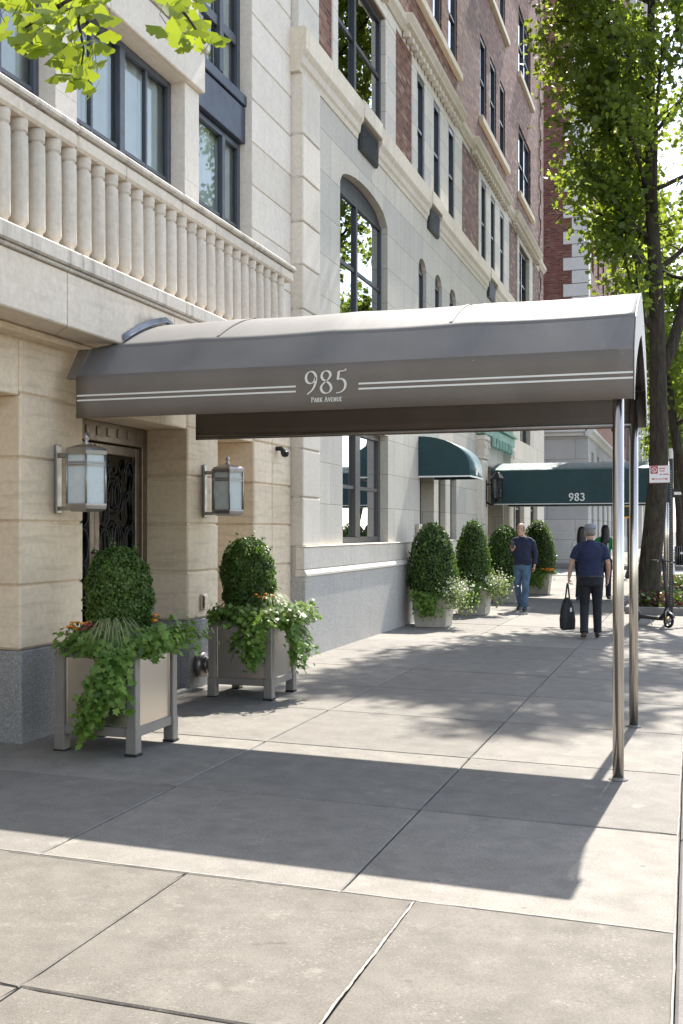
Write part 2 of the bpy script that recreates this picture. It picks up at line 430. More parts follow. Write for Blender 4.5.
M['soil'] = mk('potting_soil', (.03, .022, .016), .95, 0, .3, 40, .6, 80)
M['bark'] = None
M['box_leaf'] = leafmat('boxwood_leaves', (.016, .042, .009), (.045, .095, .016), (.13, .21, .035), (.16, .28, .035), .28)
M['ivy_leaf'] = leafmat('ivy_leaves', (.035, .085, .014), (.095, .19, .028), (.24, .36, .07), (.28, .46, .06), .38)
M['ivy_pale'] = leafmat('pale_ivy_leaves', (.06, .11, .02), (.12, .2, .045), (.32, .38, .16), (.3, .4, .08), .35)
M['tree_leaf'] = leafmat('tree_leaves', (.022, .048, .009), (.055, .098, .015), (.12, .17, .026), (.42, .53, .055), .44)
M['far_leaf'] = leafmat('far_tree_leaves', (.02, .045, .01), (.05, .085, .016), (.08, .13, .02), (.28, .38, .05), .45)
M['ginkgo_leaf'] = leafmat('ginkgo_leaves', (.025, .075, .008), (.07, .14, .014), (.17, .22, .02), (.44, .54, .03), .42)
M['grass_leaf'] = leafmat('variegated_grass', (.12, .17, .05), (.25, .30, .12), (.5, .52, .32), (.3, .4, .1), .25)
M['core'] = mk('shaded_core', (.010, .020, .006), .95, 0, .3)  # near-black green, the shade inside a bush put into the colour
M['orange'] = mk('orange_petals', (.75, .24, .02), .6, 0, .3, 60)
M['maroon'] = mk('maroon_petals', (.16, .01, .02), .6, 0, .3, 60)
M['white_petal'] = leafmat('white_petals', (.5, .5, .36), (.65, .66, .5), (.8, .8, .72), (.5, .5, .35), .3)
M['pink_leaf'] = leafmat('pink_coleus', (.07, .010, .02), (.16, .03, .04), (.30, .12, .11), (.25, .06, .06), .3)
M['red_leaf'] = leafmat('dark_coleus', (.02, .015, .010), (.045, .025, .018), (.10, .035, .03), (.12, .05, .03), .3)
M['white_paint'] = mk('white_paint', (.78, .77, .74), .55, 0, .03)
M['cream_print'] = mk('cream_print', (.72, .70, .64), .6, 0, .03)
M['green_canvas'] = mk('green_canvas', (.004, .052, .058), .38, 0, .12, 3, .1, 300, .5, Sheen_Weight=.1)
M['green_dark'] = mk('green_canvas_valance', (.004, .036, .040), .55, 0, .12, 3)
M['copper'] = mk('verdigris_copper', (.22, .36, .28), .7, 0, .25, 5)
M['black'] = mk('black_powder_coat', (.012, .012, .013), .45, 0, .2)
M['rubber'] = mk('tyre_rubber', (.015, .015, .015), .8, 0, .2)
M['yellow'] = mk('signal_yellow', (.75, .36, .03), .5, 0, .1)
M['red_print'] = mk('red_print', (.50, .02, .03), .5, 0, .05)
M['asphalt'] = mk('asphalt', (.14, .135, .128), .9, 0, .25, 4, .4, 200)
M['street'] = mk('worn_street_surface', (.20, .195, .185), .9, 0, .2, 2, .3, 150)
M['ground'] = mk('ground_fill', (.09, .085, .08), .95, 0, .2, 1)
M['joint'] = mk('joint_dirt', (.075, .068, .06), .95, 0, .3, 20)
M['caulk'] = mk('pale_joint_filler', (.27, .255, .235), .9, 0, .3, 30)
M['curb'] = concrete('kerb_concrete', (.19, .18, .17), (.25, .235, .22))
M['walk'] = concrete('sidewalk_concrete', (.205, .190, .168), (.268, .249, .222), .06, .42, .16)
M['old_walk'] = concrete('old_sidewalk_concrete', (.150, .134, .113), (.212, .193, .168), .13, .5, .15)

def steelmat():
    m, nt, out = _new('polished_steel_tube')
    v = N(nt, 'ShaderNodeTexCoord').outputs['Object']
    mp = N(nt, 'ShaderNodeMapping'); mp.inputs['Scale'].default_value = (30, 30, .6); nt.links.new(v, mp.inputs[0])
    n = noise(nt, mp.outputs[0], 5, 3)
    pbr(nt, out, ramp(nt, n, [(.3, (.42, .38, .34)), (.7, (.58, .54, .49))]), .2, 1.0, n, .05, .002)
    return m
M['steel'] = steelmat()
def brushed():
    m, nt, out = _new('brushed_steel_panel')
    v = N(nt, 'ShaderNodeTexCoord').outputs['Object']
    mp = N(nt, 'ShaderNodeMapping'); mp.inputs['Scale'].default_value = (1, 1, 60); nt.links.new(v, mp.inputs[0])
    n = noise(nt, mp.outputs[0], 6, 4)
    nb = noise(nt, v, 3.0, 2)
    pbr(nt, out, ramp(nt, n, [(.3, (.585, .535, .475)), (.7, (.60, .55, .49))]), .27, 1.0, nb, .07, .02)
    return m
M['panel'] = brushed()
def canvas(name, c, weave=True, rough=.55, spec=.5, coat=0.0, sheen=0.0):
    m, nt, out = _new(name)
    p = wpos(nt)
    w1 = N(nt, 'ShaderNodeTexWave'); w1.wave_type = 'BANDS'; w1.bands_direction = 'X'; w1.inputs['Scale'].default_value = 60; w1.inputs['Distortion'].default_value = 1.5
    nt.links.new(p, w1.inputs['Vector'])
    n = noise(nt, p, 3, 5)
    nf = noise(nt, p, 260, 2)
    col = ramp(nt, n, [(.3, tuple(x * .9 for x in c)), (.7, tuple(x * 1.08 for x in c))])
    if weave: col = mixc(nt, .16, col, ramp(nt, w1.outputs['Fac'], [(.2, (.6, .6, .6)), (.8, (1.25, 1.25, 1.25))]), 'MULTIPLY')
    mp = N(nt, 'ShaderNodeMapping'); mp.inputs['Scale'].default_value = (5, .8, 1.1); nt.links.new(p, mp.inputs[0])
    P = pbr(nt, out, col, rough, 0, mth(nt, 'ADD', mth(nt, 'MULTIPLY', nf, .06), noise(nt, mp.outputs[0], 1.3, 3)), .22, .012, spec)
    P.inputs['Coat Weight'].default_value = coat; P.inputs['Coat Roughness'].default_value = .35
    P.inputs['Sheen Weight'].default_value = sheen; P.inputs['Sheen Roughness'].default_value = .35
    return m
M['canvas'] = canvas('taupe_canvas_cover', (.155, .148, .14), False, .54, .28, .0, .06)
M['canvas_v'] = canvas('taupe_canvas_valance', (.168, .143, .119), True, .7, .3)
def barkmat():
    m, nt, out = _new('tree_bark')
    v = wpos(nt)
    mp = N(nt, 'ShaderNodeMapping'); mp.inputs['Scale'].default_value = (9, 9, 1.6); nt.links.new(v, mp.inputs[0])
    n = noise(nt, mp.outputs[0], 2.2, 8, .7)
    col = ramp(nt, n, [(.3, (.020, .015, .012)), (.55, (.055, .043, .033)), (.75, (.11, .09, .07))])
    col = mixc(nt, ramp(nt, noise(nt, v, 2.5, 4), [(.5, (0, 0, 0)), (.7, (.6, .6, .6))]), col, (.06, .065, .035))
    pbr(nt, out, col, .9, 0, n, .9, .03, .2)
    return m
M['bark'] = barkmat()
# ------------------------------------------------------------------ camera, light
F_PX, CX, HY, TH, HC = 1085.0, 341.5, 530.0, R(17.86), 1.6
cam = bpy.data.cameras.new('camera'); co = bpy.data.objects.new('camera', cam); COL.objects.link(co)
co.location = (0, 0, HC); co.rotation_euler = (R(90), 0, TH)
cam.sensor_fit = 'VERTICAL'; cam.sensor_height = 36.0; cam.sensor_width = 24.0
cam.lens = F_PX / 1024 * 36.0; cam.shift_y = (HY - 512) / 1024
cam.clip_start = .05; cam.clip_end = 3000
SC.camera = co

SUN = Vector((.055, .85, 1.0)).normalized()
el = math.asin(SUN.z); az = math.atan2(SUN.x, SUN.y)
sl = bpy.data.lights.new('sun', 'SUN'); sl.energy = 3.9; sl.angle = R(.53); sl.color = (1.0, .945, .86)
so = bpy.data.objects.new('sun', sl); COL.objects.link(so); so.location = (0, 0, 30)
so.rotation_euler = SUN.to_track_quat('Z', 'Y').to_euler()
w = bpy.data.worlds.new('World'); SC.world = w; w.use_nodes = True
nt = w.node_tree; nt.nodes.clear()
sky = nt.nodes.new('ShaderNodeTexSky'); sky.sky_type = 'NISHITA'; sky.sun_disc = False
sky.sun_elevation = el; sky.sun_rotation = az; sky.air_density = 1.0; sky.dust_density = .6; sky.ozone_density = 1.0
bg = nt.nodes.new('ShaderNodeBackground'); bg.inputs[1].default_value = .13
wo = nt.nodes.new('ShaderNodeOutputWorld')
hs = nt.nodes.new('ShaderNodeHueSaturation'); hs.inputs['Saturation'].default_value = .62
nt.links.new(sky.outputs[0], hs.inputs['Color']); nt.links.new(hs.outputs[0], bg.inputs[0]); nt.links.new(bg.outputs[0], wo.inputs[0])
SC.view_settings.view_transform = 'Standard'; SC.view_settings.look = 'None'
SC.view_settings.exposure = 1.72; SC.view_settings.gamma = 1; SC.view_settings.use_curve_mapping = False
SC.cycles.max_bounces = 8; SC.cycles.transparent_max_bounces = 12; SC.cycles.diffuse_bounces = 4
SC.cycles.caustics_reflective = False; SC.cycles.caustics_refractive = False
SC.cycles.use_denoising = True
try: SC.cycles.denoiser = 'OPENIMAGEDENOISE'
except Exception: pass
SC.cycles.sample_clamp_indirect = 6

def yat(px, X):             # distance along the street of the facade plane X at image column px
    return (-X * F_PX / math.cos(TH) / (691 - px) + X * math.sin(TH)) / math.cos(TH)

# ------------------------------------------------------------------ ground
def sheet(name, x0, x1, y0, y1, zf, mat, nx=1, ny=1):
    mb = MB(); xs = [x0 + (x1 - x0) * i / nx for i in range(nx + 1)]; ys = [y0 + (y1 - y0) * i / ny for i in range(ny + 1)]
    for i in range(nx):
        for j in range(ny):
            mb.quad(*[(x, y, zf(x)) for x, y in ((xs[i], ys[j]), (xs[i + 1], ys[j]), (xs[i + 1], ys[j + 1]), (xs[i], ys[j + 1]))])
    o = mb.build(name, mat); tag(o, kind='structure'); return o
sheet('ground', -600, 600, -400, 1200, lambda x: -.34, M['ground'])
sheet('avenue_road', .16, 16, -60, 400, lambda x: -.2, M['asphalt'])
sheet('avenue_road', 22, 38, -60, 400, lambda x: -.2, M['asphalt'])
sheet('side_street_road', -80, .15, 39.0, 49.6, lambda x: -.16, M['street'])
KX = -.058
def slabs(name, xs, ys, mat, bedname, gap=.006, thick=.06, seed=1, wob=0.0):
    rr = random.Random(seed); mb = MB()
    for i in range(len(xs) - 1):
        for j in range(len(ys) - 1):
            x0, x1, y0, y1 = xs[i] + gap, xs[i + 1] - gap, ys[j] + gap, ys[j + 1] - gap
            dz = rr.uniform(-.0025, .0015); b = .006
            nx = 12; ny = 12
            def edge(a, c, n, amp):
                return [a + (c - a) * k / n for k in range(n + 1)]
            top = []; low = []
            ring = [(x, y0, 0, -1) for x in edge(x0, x1, nx, 0)][:-1] + [(x1, y, 1, 0) for y in edge(y0, y1, ny, 0)][:-1] + \
                   [(x, y1, 0, 1) for x in edge(x1, x0, nx, 0)][:-1] + [(x0, y, -1, 0) for y in edge(y1, y0, ny, 0)][:-1]
            for (x, y, ex, ey) in ring:
                wv = rr.uniform(0, wob)
                top.append((x - ex * (b + wv), y - ey * (b + wv), gz(x) + dz)); low.append((x, y, gz(x) - b + dz))
            bot = [(p[0], p[1], p[2] - thick) for p in low]
            n = len(top)
            fs = [tuple(range(n))]
            fs += [(k, n + k, n + (k + 1) % n, (k + 1) % n) for k in range(n)]
            fs += [(n + k, 2 * n + k, 2 * n + (k + 1) % n, n + (k + 1) % n) for k in range(n)]
            mb.add(top + low + bot, fs)
    o = mb.build(name, mat); tag(o, kind='structure')
    sheet(bedname, xs[0], xs[-1], ys[0], ys[-1], lambda x: gz(x) - .022, M['joint'])
    return o
XS = [-7.6, -6.1, -4.56, -3.04, -1.49, KX]
YS = [4.60 + 1.49 * k for k in range(23)]
slabs('sidewalk', XS, YS, M['walk'], 'sidewalk_bed', .005, seed=3, wob=.0015)
slabs('old_sidewalk', [-7.69, -6.6, -5.51, -4.42, -3.33, -2.24, -1.15, KX], [-5.1 + 1.2 * k - .03 for k in range(8)] + [4.60], M['old_walk'], 'old_sidewalk_bed', .0045, seed=5, wob=.004)
slabs('far_sidewalk', [-7.6, -6.1, -4.6, -3.04, -1.49, KX], [49.8 + 1.5 * k for k in range(45)], M['walk'], 'far_sidewalk_bed', seed=9)
mb = MB()
for a, b in ((-6.0, 37.0), (50.2, 115)):
    y = a
    while y < b:
        y2 = min(b, y + 3.0)
        mb.box(KX + .006, .16, y + .004, y2 - .004, -.34, gz(0) + .004, 0, .012); y = y2
mb.build('kerb', M['curb'])['kind'] = 'structure'
mb = MB()
for a, b in ((38.8, 39.0), (49.6, 49.8)):
    mb.box(-60, KX, a, b, -.34, .01, 0, .012)
mb.box(-9, .15, YS[-1] + .004, 38.8, -.3, -.012)
mb.build('side_street_kerb', M['curb'])['kind'] = 'structure'
# white filler in two of the old joints, hairline cracks
mb = MB(); rr = random.Random(4)
def strip(mb, p, q, w, n=60, zz=.0035):
    P = Vector(p); Q = Vector(q); d = (Q - P); s = Vector((-d.y, d.x)).normalized(); pts = []
    off = 0
    for k in range(n + 1):
        off = off * .9 + rr.uniform(-.0022, .0022)
        c = P + d * (k / n) + s * off
        hw = w * rr.uniform(.6, 1.0) * .5
        pts.append((c + s * hw, c - s * hw))
    for k in range(n):
        a, b = pts[k]; c, e = pts[k + 1]
        mb.quad(*[(v.x, v.y, gz(v.x) + zz) for v in (a, b, e, c)])
strip(mb, (-1.15, 3.0), (-1.15, 4.58), .013)
strip(mb, (-1.13, 4.598), (KX, 4.60), .012)
strip(mb, (-3.3, 4.60), (-1.2, 4.602), .010)
strip(mb, (KX - .006, 2.5), (KX - .002, 9), .009)
mb.build('joint_filler', M['caulk'])['kind'] = 'structure'
mb = MB()
strip(mb, (-3.2, 4.585), (-1.6, 4.582), .007, 60, .005)
strip(mb, (-1.62, 3.9), (-1.5, 3.96), .003, 20, .005)
mb.build('sidewalk_crack', M['joint'])['kind'] = 'structure'
sheet('median_lawn', 16, 22, -40, 400, lambda x: -.06, M['far_leaf'])

# ------------------------------------------------------------------ pieces shared by the facades (all face +X)
def facade(mb, X, y0, y1, z0, z1, ops, mi=0, rmi=None, depth=.3):
    rmi = mi if rmi is None else rmi
    ys = {y0, y1}
    for o in ops:
        n = 10 if o.get('arch') else 1
        for k in range(n + 1): ys.add(round(o['y0'] + (o['y1'] - o['y0']) * k / n, 5))
    ys = sorted(ys)
    def top(o, y):
        a = o.get('arch', 0)
        if not a: return o['z1']
        t = (y - o['y0']) / (o['y1'] - o['y0']) * 2 - 1
        return o['z1'] + a * math.sqrt(max(0, 1 - t * t)) ** 1.0 if a else o['z1']
    for ya, yb in zip(ys[:-1], ys[1:]):
        if yb - ya < 1e-4: continue
        cov = sorted([o for o in ops if o['y0'] <= ya + 1e-4 and o['y1'] >= yb - 1e-4], key=lambda o: o['z0'])
        ca = cb = z0
        for o in cov:
            if o['z0'] > ca + 1e-4: mb.quad((X, ya, ca), (X, yb, cb), (X, yb, o['z0']), (X, ya, o['z0']), mi)
            ca, cb = top(o, ya), top(o, yb)
            mb.quad((X, ya, ca), (X, yb, cb), (X - depth, yb, cb), (X - depth, ya, ca), rmi)
        if z1 > max(ca, cb): mb.quad((X, ya, ca), (X, yb, cb), (X, yb, z1), (X, ya, z1), mi)
    for o in ops:
        for y in (o['y0'], o['y1']):
            mb.quad((X, y, o['z0']), (X - depth, y, o['z0']), (X - depth, y, o['z1']), (X, y, o['z1']), rmi)
        mb.quad((X, o['y0'], o['z0']), (X, o['y1'], o['z0']), (X - depth, o['y1'], o['z0']), (X - depth, o['y0'], o['z0']), rmi)

def window(parent, X, y0, y1, z0, z1, fm, gm, vs=(), hs=(), fw=.06, depth=.08, arch=0, curtain=None, room=.5, blind=None, name='window', sash=True):
    f = MB(); xb = X - depth
    f.box(xb, X, y0, y0 + fw, z0, z1, 0, .006); f.box(xb, X, y1 - fw, y1, z0, z1, 0, .006)
    f.box(xb, X, y0 + fw, y1 - fw, z0, z0 + fw, 0, .006); f.box(xb, X, y0 + fw, y1 - fw, z1 - fw, z1, 0, .006)
    for (fy, wd) in vs:
        y = y0 + (y1 - y0) * fy
        f.box(xb + .01, X + (.012 if wd > .07 else -.008), y - wd / 2, y + wd / 2, z0 + fw, z1 - fw, 0, .005)
    for (z, wd) in hs:
        f.box(xb + .012, X - .012, y0 + fw, y1 - fw, z - wd / 2, z + wd / 2, 0, .005)
    if arch:
        n = 14; poly = [(y0, z1)] + [(y0 + (y1 - y0) * k / n, z1 + arch * math.sqrt(max(0, 1 - (2 * k / n - 1) ** 2))) for k in range(1, n)] + [(y1, z1)]
        f.prism(poly, 'x', xb, X - .02)
    fr = f.build(name, fm, parent)
    g = MB(); xg = X - depth * .6
    g.quad((xg, y0 + fw * .5, z0 + fw * .5), (xg, y1 - fw * .5, z0 + fw * .5), (xg, y1 - fw * .5, z1 - fw * .5), (xg, y0 + fw * .5, z1 - fw * .5))
    g.build('pane', gm, fr)
    if curtain:
        c = MB(); n = 60; xc = X - depth - .04; pts = []
        for k in range(n + 1):
            t = k / n; pts.append((xc + .018 * math.sin(t * n * 1.05) + .008 * math.sin(t * 17), y0 + (y1 - y0) * t))
        c.loft([[(x, y, z0) for x, y in pts], [(x, y, z1) for x, y in pts]], 0, True, False, False)
        c.build('curtain', curtain, fr, fix=False)
    if blind:
        c = MB(); xc = X - depth - .06
        c.box(xc - .004, xc, y0 + .03, y1 - .03, z1 - (z1 - z0) * blind, z1 - .01); c.build('blind', M['shade'], fr)
    if room:
        c = MB(); xr = xb - room; e = .02
        a = [(xb - .002, y0 - e, z0 - e), (xb - .002, y1 + e, z0 - e), (xb - .002, y1 + e, z1 + arch + e), (xb - .002, y0 - e, z1 + arch + e)]
        b = [(xr, *p[1:]) for p in a]
        c.quad(*b)
        for k in range(4): c.quad(a[k], a[(k + 1) % 4], b[(k + 1) % 4], b[k])
        c.build('room_recess', M['room'], fr)
    return fr

def courses(mb, x0, x1, y0, y1, zs, gap=.012, rec=.022, bev=.014, mi=0, vj=()):
    """rusticated pier: a stack of chamfered courses with sunk joints"""
    mb.box(x0, x1 - rec, y0 + rec, y1 - rec, zs[0], zs[-1], mi)
    ys = [y0] + list(vj) + [y1]
    for a, b in zip(zs[:-1], zs[1:]):
        for p, q in zip(ys[:-1], ys[1:]):
            mb.box(x0, x1, p + (.004 if p != y0 else 0), q - (.004 if q != y1 else 0), a + gap / 2, b - gap / 2, mi, bev)

# ------------------------------------------------------------------ the near limestone building
XF = -4.66
b1 = thing('apartment_building', 'pale limestone apartment house with stone balcony and slate blue windows, behind the taupe canopy', 'building', (-6.5, 8.5, 0))
PIERS = [(4.0, 5.1), (6.82, 7.68), (9.59, 10.30), (11.27, 12.44)]
ZC = [.72, 1.19, 1.66, 2.13, 2.60, 3.03]
for y0, y1 in PIERS:
    mb = MB(); courses(mb, -5.35, XF, y0, y1, ZC, vj=((y0 + .55,) if y1 - y0 > 1 else ())); p = mb.build('pier', M['lime'], b1)
    mb = MB(); mb.box(-5.35, XF + .012, y0 - .008, y1 + .008, -.1, .715, 0, .008); mb.build('granite_base', M['granite'], p)
mb = MB()       # lintels over the openings and stone behind
for a, b in ((5.1, 6.82), (7.68, 9.59), (10.3, 11.27)):
    mb.box(-5.35, XF - .012, a + .002, b - .002, 2.585, 3.03, 0, .008)
mb.box(-5.6, -5.36, 3.5, 12.44, -.1, 3.03)
for a, b in ((5.1, 6.82), (10.3, 11.27)):
    mb.box(-5.36, -5.15, a, b, -.05, 2.585)
mb.box(-5.35, XF - .01, -3, 4.0, -.1, 3.03)
mb.build('lintel', M['lime'], b1)
# upper wall with its window bays
UW = [(5.34, 7.27), (7.58, 9.51), (9.83, 11.2)]
mb = MB()
ops = [dict(y0=a, y1=b, z0=3.52, z1=5.93) for a, b in UW[:2]] + [dict(y0=UW[2][0], y1=UW[2][1], z0=3.52, z1=9.4)]
facade(mb, XF, -3, 11.2, 3.03, 14, ops, 0, 0, .3)
mb.quad((XF, -3, 3.03), (-12, -3, 3.03), (-12, -3, 14), (XF, -3, 14)); mb.quad((XF, -3, 14), (-12, -3, 14), (-12, 12.44, 14), (XF, 12.44, 14))
mb.build('wall', M['lime_pale'], b1)
mb = MB(); courses(mb, -5.0, XF + .004, 11.204, 12.44, [3.03 + .48 * k + (.02 if k else 0) for k in range(0, 23)], gap=.014, rec=.014, bev=.008); mb.build('pilaster', M['lime_block'], b1)
for a, b in UW[:2]:
    window(b1, -4.80, a, b, 3.6, 5.93, M['frame_slate'], M['glass'], vs=((.25, .035), (.5, .09), (.75, .035)), hs=((4.98, .04),), fw=.065, depth=.06, curtain=M['curtain'], room=.6)
window(b1, -4.80, UW[2][0], UW[2][1], 3.6, 5.90, M['frame_slate'], M['glass'], vs=((.20, .035), (.66, .08)), hs=((4.98, .04),), fw=.065, depth=.06, curtain=M['curtain'], room=.6)
window(b1, -4.80, UW[2][0], UW[2][1], 6.44, 9.2, M['frame_slate'], M['glass'], vs=((.20, .045), (.62, .10)), hs=((7.04, .11), (8.3, .05)), fw=.075, depth=.07, curtain=M['curtain'], room=.6)
mb = MB(); mb.box(-4.98, -4.735, UW[2][0] + .002, UW[2][1] - .004, 5.905, 6.30, 0, .006); mb.box(-4.98, -4.715, UW[2][0] + .002, UW[2][1] - .004, 6.315, 6.435, 0, .008)
mb.build('spandrel_panel', M['spandrel'], b1)
# hood over the two wide windows
mb = MB()
for p, q in ((3.4, 5.2), (5.205, 7.40), (7.405, 8.0), (8.005, 9.85)):
    mb.box(XF - .02, -4.595, p, q, 5.935, 6.33, 0, .01)
mb.build('window_hood', M['lime_block'], b1)
mb = MB(); mb.box(XF - .02, -4.56, 3.4, 9.89, 6.335, 6.44, 0, .018); mb.build('hood_cap', M['lime_ledge'], b1)
for a, b in ((7.27, 7.58), (9.51, 9.83)):
    mb = MB(); mb.box(XF + .001, XF + .004, a + .002, b - .002, 4.87, 5.0)
    mb.box(XF + .0015, XF + .005, a + .004, b - .004, 3.6, 4.868); mb.box(XF + .0015, XF + .005, a + .004, b - .004, 5.002, 5.93)
    mb.build('mullion_facing', M['lime_pale'], b1)
# balcony
bal = MB()
bal.box(-4.70, -4.24, 1.0, 11.30, 3.055, 3.445, 0, .01)
balcony = bal.build('balcony', M['fascia'], b1)
mb = MB(); mb.box(-4.72, -4.52, 3.5, 11.28, 3.0, 3.052, 0, .012); mb.build('soffit_molding', M['lime'], balcony)
mb = MB()
LJ = [1.0, 3.2, 4.9, 6.90, 8.59, 10.2, 11.33]
for a, b in zip(LJ[:-1], LJ[1:]):
    mb.box(-4.70, -4.185, a + .003, b - .003, 3.475, 3.595, 0, .012)
mb.box(-4.70, -4.215, 1.0, 11.31, 3.447, 3.473, 0, .006)
mb.build('ledge', M['lime_ledge'], balcony)
mb = MB()
for a, b in zip(LJ[:-1], LJ[1:]):
    e = b + .05 if b > 11 else b
    mb.box(-4.39, -4.225, a + .003, e - .003, 4.36, 4.475, 0, .02)
mb.build('hand_rail', M['fascia'], balcony)
mb = MB()
for a, b in zip(LJ[:-1], LJ[1:]):
    e = b + .08 if b > 11 else b
    mb.box(-4.41, -4.20, a + .002, e - .002, 4.478, 4.535, 0, .016)
mb.build('rail_cap', M['lime_ledge'], balcony)
prof = [(.047, 0), (.047, .048), (.049, .052), (.0645, .072), (.0655, .08), (.0655, .25), (.0645, .5), (.0615, .652), (.0605, .656), (.046, .662), (.046, .676), (.0595, .682), (.0605, .69), (.0605, .722), (.063, .73), (.063, .765)]
mb = MB(); mb.lathe(prof, (0, 0, 0), 24)
B0 = mb.build('baluster', M['baluster'], balcony, local=True)
o1 = Vector((-6.5, 8.5, 0)); k = 0; y = 4.47
while y < 11.3:
    b = B0 if k == 0 else B0.copy()
    if k: COL.objects.link(b); b.parent = balcony
    b.location = (-4.305 - o1.x, y - o1.y, 3.595); b.rotation_euler = (0, 0, rng.uniform(0, 6)); k += 1; y += .2012
# entrance door with scrolled ironwork
XD = -5.12
dr = MB(); dy0, dy1 = 7.70, 9.57
dr.box(XD - .1, XD + .03, dy0, dy0 + .10, .06, 2.583, 0, .006); dr.box(XD - .1, XD + .03, dy1 - .10, dy1, .06, 2.583, 0, .006)
dr.box(XD - .1, XD + .035, dy0 + .1, dy1 - .1, 2.40, 2.583, 0, .006)
for k in range(9):
    yy = dy0 + .2 + k * (dy1 - dy0 - .4) / 8; dr.box(XD + .035, XD + .045, yy - .035, yy + .035, 2.455, 2.535, 0, .01)
door = dr.build('door', M['bronze'], b1)
for (a, b) in ((dy0 + .1, 8.63), (8.64, dy1 - .1)):
    lf = MB(); t = .075
    lf.box(XD - .06, XD, a, a + t, .07, 2.39, 0, .006); lf.box(XD - .06, XD, b - t, b, .07, 2.39, 0, .006)
    lf.box(XD - .06, XD, a + t, b - t, .07, .34, 0, .006); lf.box(XD - .06, XD, a + t, b - t, 2.30, 2.39, 0, .006)
    leaf = lf.build('door_leaf', M['bronze'], door)
    g = MB(); g.quad((XD - .04, a + t, .34), (XD - .04, b - t, .34), (XD - .04, b - t, 2.3), (XD - .04, a + t, 2.3)); g.build('door_glass', M['door_glass'], door)
    ir = MB(); c = (a + b) / 2; hw = (b - a) / 2 - t - .01; xi = XD - .012
    def arc(yc, zc, ry, rz, t0, t1, n=16, r=.010):
        ir.tube([(xi, yc + ry * math.cos(t0 + (t1 - t0) * k / n), zc + rz * math.sin(t0 + (t1 - t0) * k / n)) for k in range(n + 1)], r, 6)
    for zc in (.62, 1.02, 1.42, 1.82):
        arc(c, zc + .10, .055, .115, 0, 2 * PI, 20); arc(c, zc + .10, .10, .17, 0, 2 * PI, 20, .007)
    for s in (-1, 1):
        for k in range(6):
            z = .50 + k * .32
            arc(c + s * hw * .72, z, hw * .26, .15, -PI / 2 * s + (0 if s > 0 else PI), PI * 1.2 * s, 14, .009)
            arc(c + s * hw * .55, z + .13, .035, .04, 0, 2 * PI, 12, .007)
        ir.tube([(xi, c + s * (hw - .02 + .03 * math.sin(z * 9)), z) for z in np.linspace(.36, 2.28, 50)], .008, 6)
        for k in range(3):
            arc(c + s * (.08 + .1 * k), 2.19, .05, .07, PI, 2 * PI, 10, .009)
    ir.build('scroll_grille', M['iron'], door)
    h = MB(); yh = b - .045 if b < 8.7 else a + .045
    h.tube([(XD, yh, 1.0), (XD + .06, yh, 1.02), (XD + .06, yh, 1.38), (XD, yh, 1.40)], .012, 8); h.build('handle', M['bronze'], door)
dk = MB(); dk.box(-5.36, -5.30, dy0, dy1, .06, 2.58); dk.build('lobby_recess', M['room'], door)
mb = MB(); mb.box(-5.35, XF + .05, 7.69, 9.58, -.1, .075, 0, .01); mb.build('door_step', M['granite'], b1)
# fittings on the pier beside the door
o = MB(); o.box(-4.70, -4.62, 9.86, 9.98, .80, .96, 0, .01); o.box(-4.62, -4.612, 9.875, 9.965, .82, .94, 0, .003)
tag(o.build('wall_box', M['panel']), 'small stainless steel utility box on the pier behind the second planter', 'utility box')
o = MB(); o.tube([(-4.645, 9.80, .27), (-4.56, 9.80, .27)], [.125, .12], 20)
o.tube([(-4.56, 9.80, .27), (-4.52, 9.80, .27)], [.085, .08], 20)
st = o.build('standpipe_fitting', M['nickel']); tag(st, 'round steel standpipe plate low on the pier behind the second planter', 'standpipe')
o = MB(); o.tube([(-4.66, 11.95, 2.56), (-4.60, 11.95, 2.56), (-4.56, 11.95, 2.52)], .028, 10); o.lathe([(0.001, -.065), (.035, -.055), (.05, -.02), (.05, 0), (.02, .012)], (-4.55, 11.95, 2.52), 14)
tag(o.build('security_camera', M['black']), 'small dark dome camera high on the stone pier beyond the second lantern', 'camera')

# wall lanterns
def lantern(loc, label):
    t = thing('wall_lantern', label, 'lantern', loc, 0, 'wall lanterns beside the entrance')
    n = 6; RR = .165
    def ring(r, z): return [(r * math.cos(2 * PI * k / n), r * math.sin(2 * PI * k / n), z) for k in range(n)]
    m = MB(); m.box(-.262, -.235, -.035, .035, -.26, .27, 0, .006)
    m.box(-.235, -.10, -.018, .018, .17, .205, 0, .005); m.box(-.235, -.10, -.018, .018, -.235, -.205, 0, .005)
    m.build('bracket', M['nickel'], t, local=True)
    m = MB()
    m.loft([ring(RR * 1.06, .185), ring(RR * 1.08, .215), ring(RR * 1.0, .235), ring(RR * .55, .258), ring(RR * .2, .268)], 0, False)
    m.build('cap', M['nickel'], t, local=True)
    m = MB(); m.lathe([(.02, 0), (.028, .012), (.012, .03), (.022, .05), (.024, .065), (.012, .085), (.002, .10)], (0, 0, .262), 12); m.build('finial', M['nickel'], t, local=True)
    m = MB()
    m.loft([ring(RR * .75, -.245), ring(RR * 1.02, -.225), ring(RR * 1.06, -.20), ring(RR * 1.06, -.185)], 0, False)
    for k in range(n):
        a = 2 * PI * k / n; x, y = RR * math.cos(a), RR * math.sin(a)
        m.tube([(x, y, -.19), (x, y, .19)], .0085, 6)
    for z in (.105, .125):
        m.loft([ring(RR * 1.03, z - .006), ring(RR * 1.03, z + .006)], 0, False, False)
    m.build('cage', M['nickel'], t, local=True)
    m = MB(); m.loft([ring(RR * .95, -.19), ring(RR * .95, .19)], 0, False, False); m.build('glass_panes', M['frosted'], t, local=True)
    return t
lantern((-4.39, 7.28, 1.985), 'wall lantern with frosted panes on the pier left of the iron door')
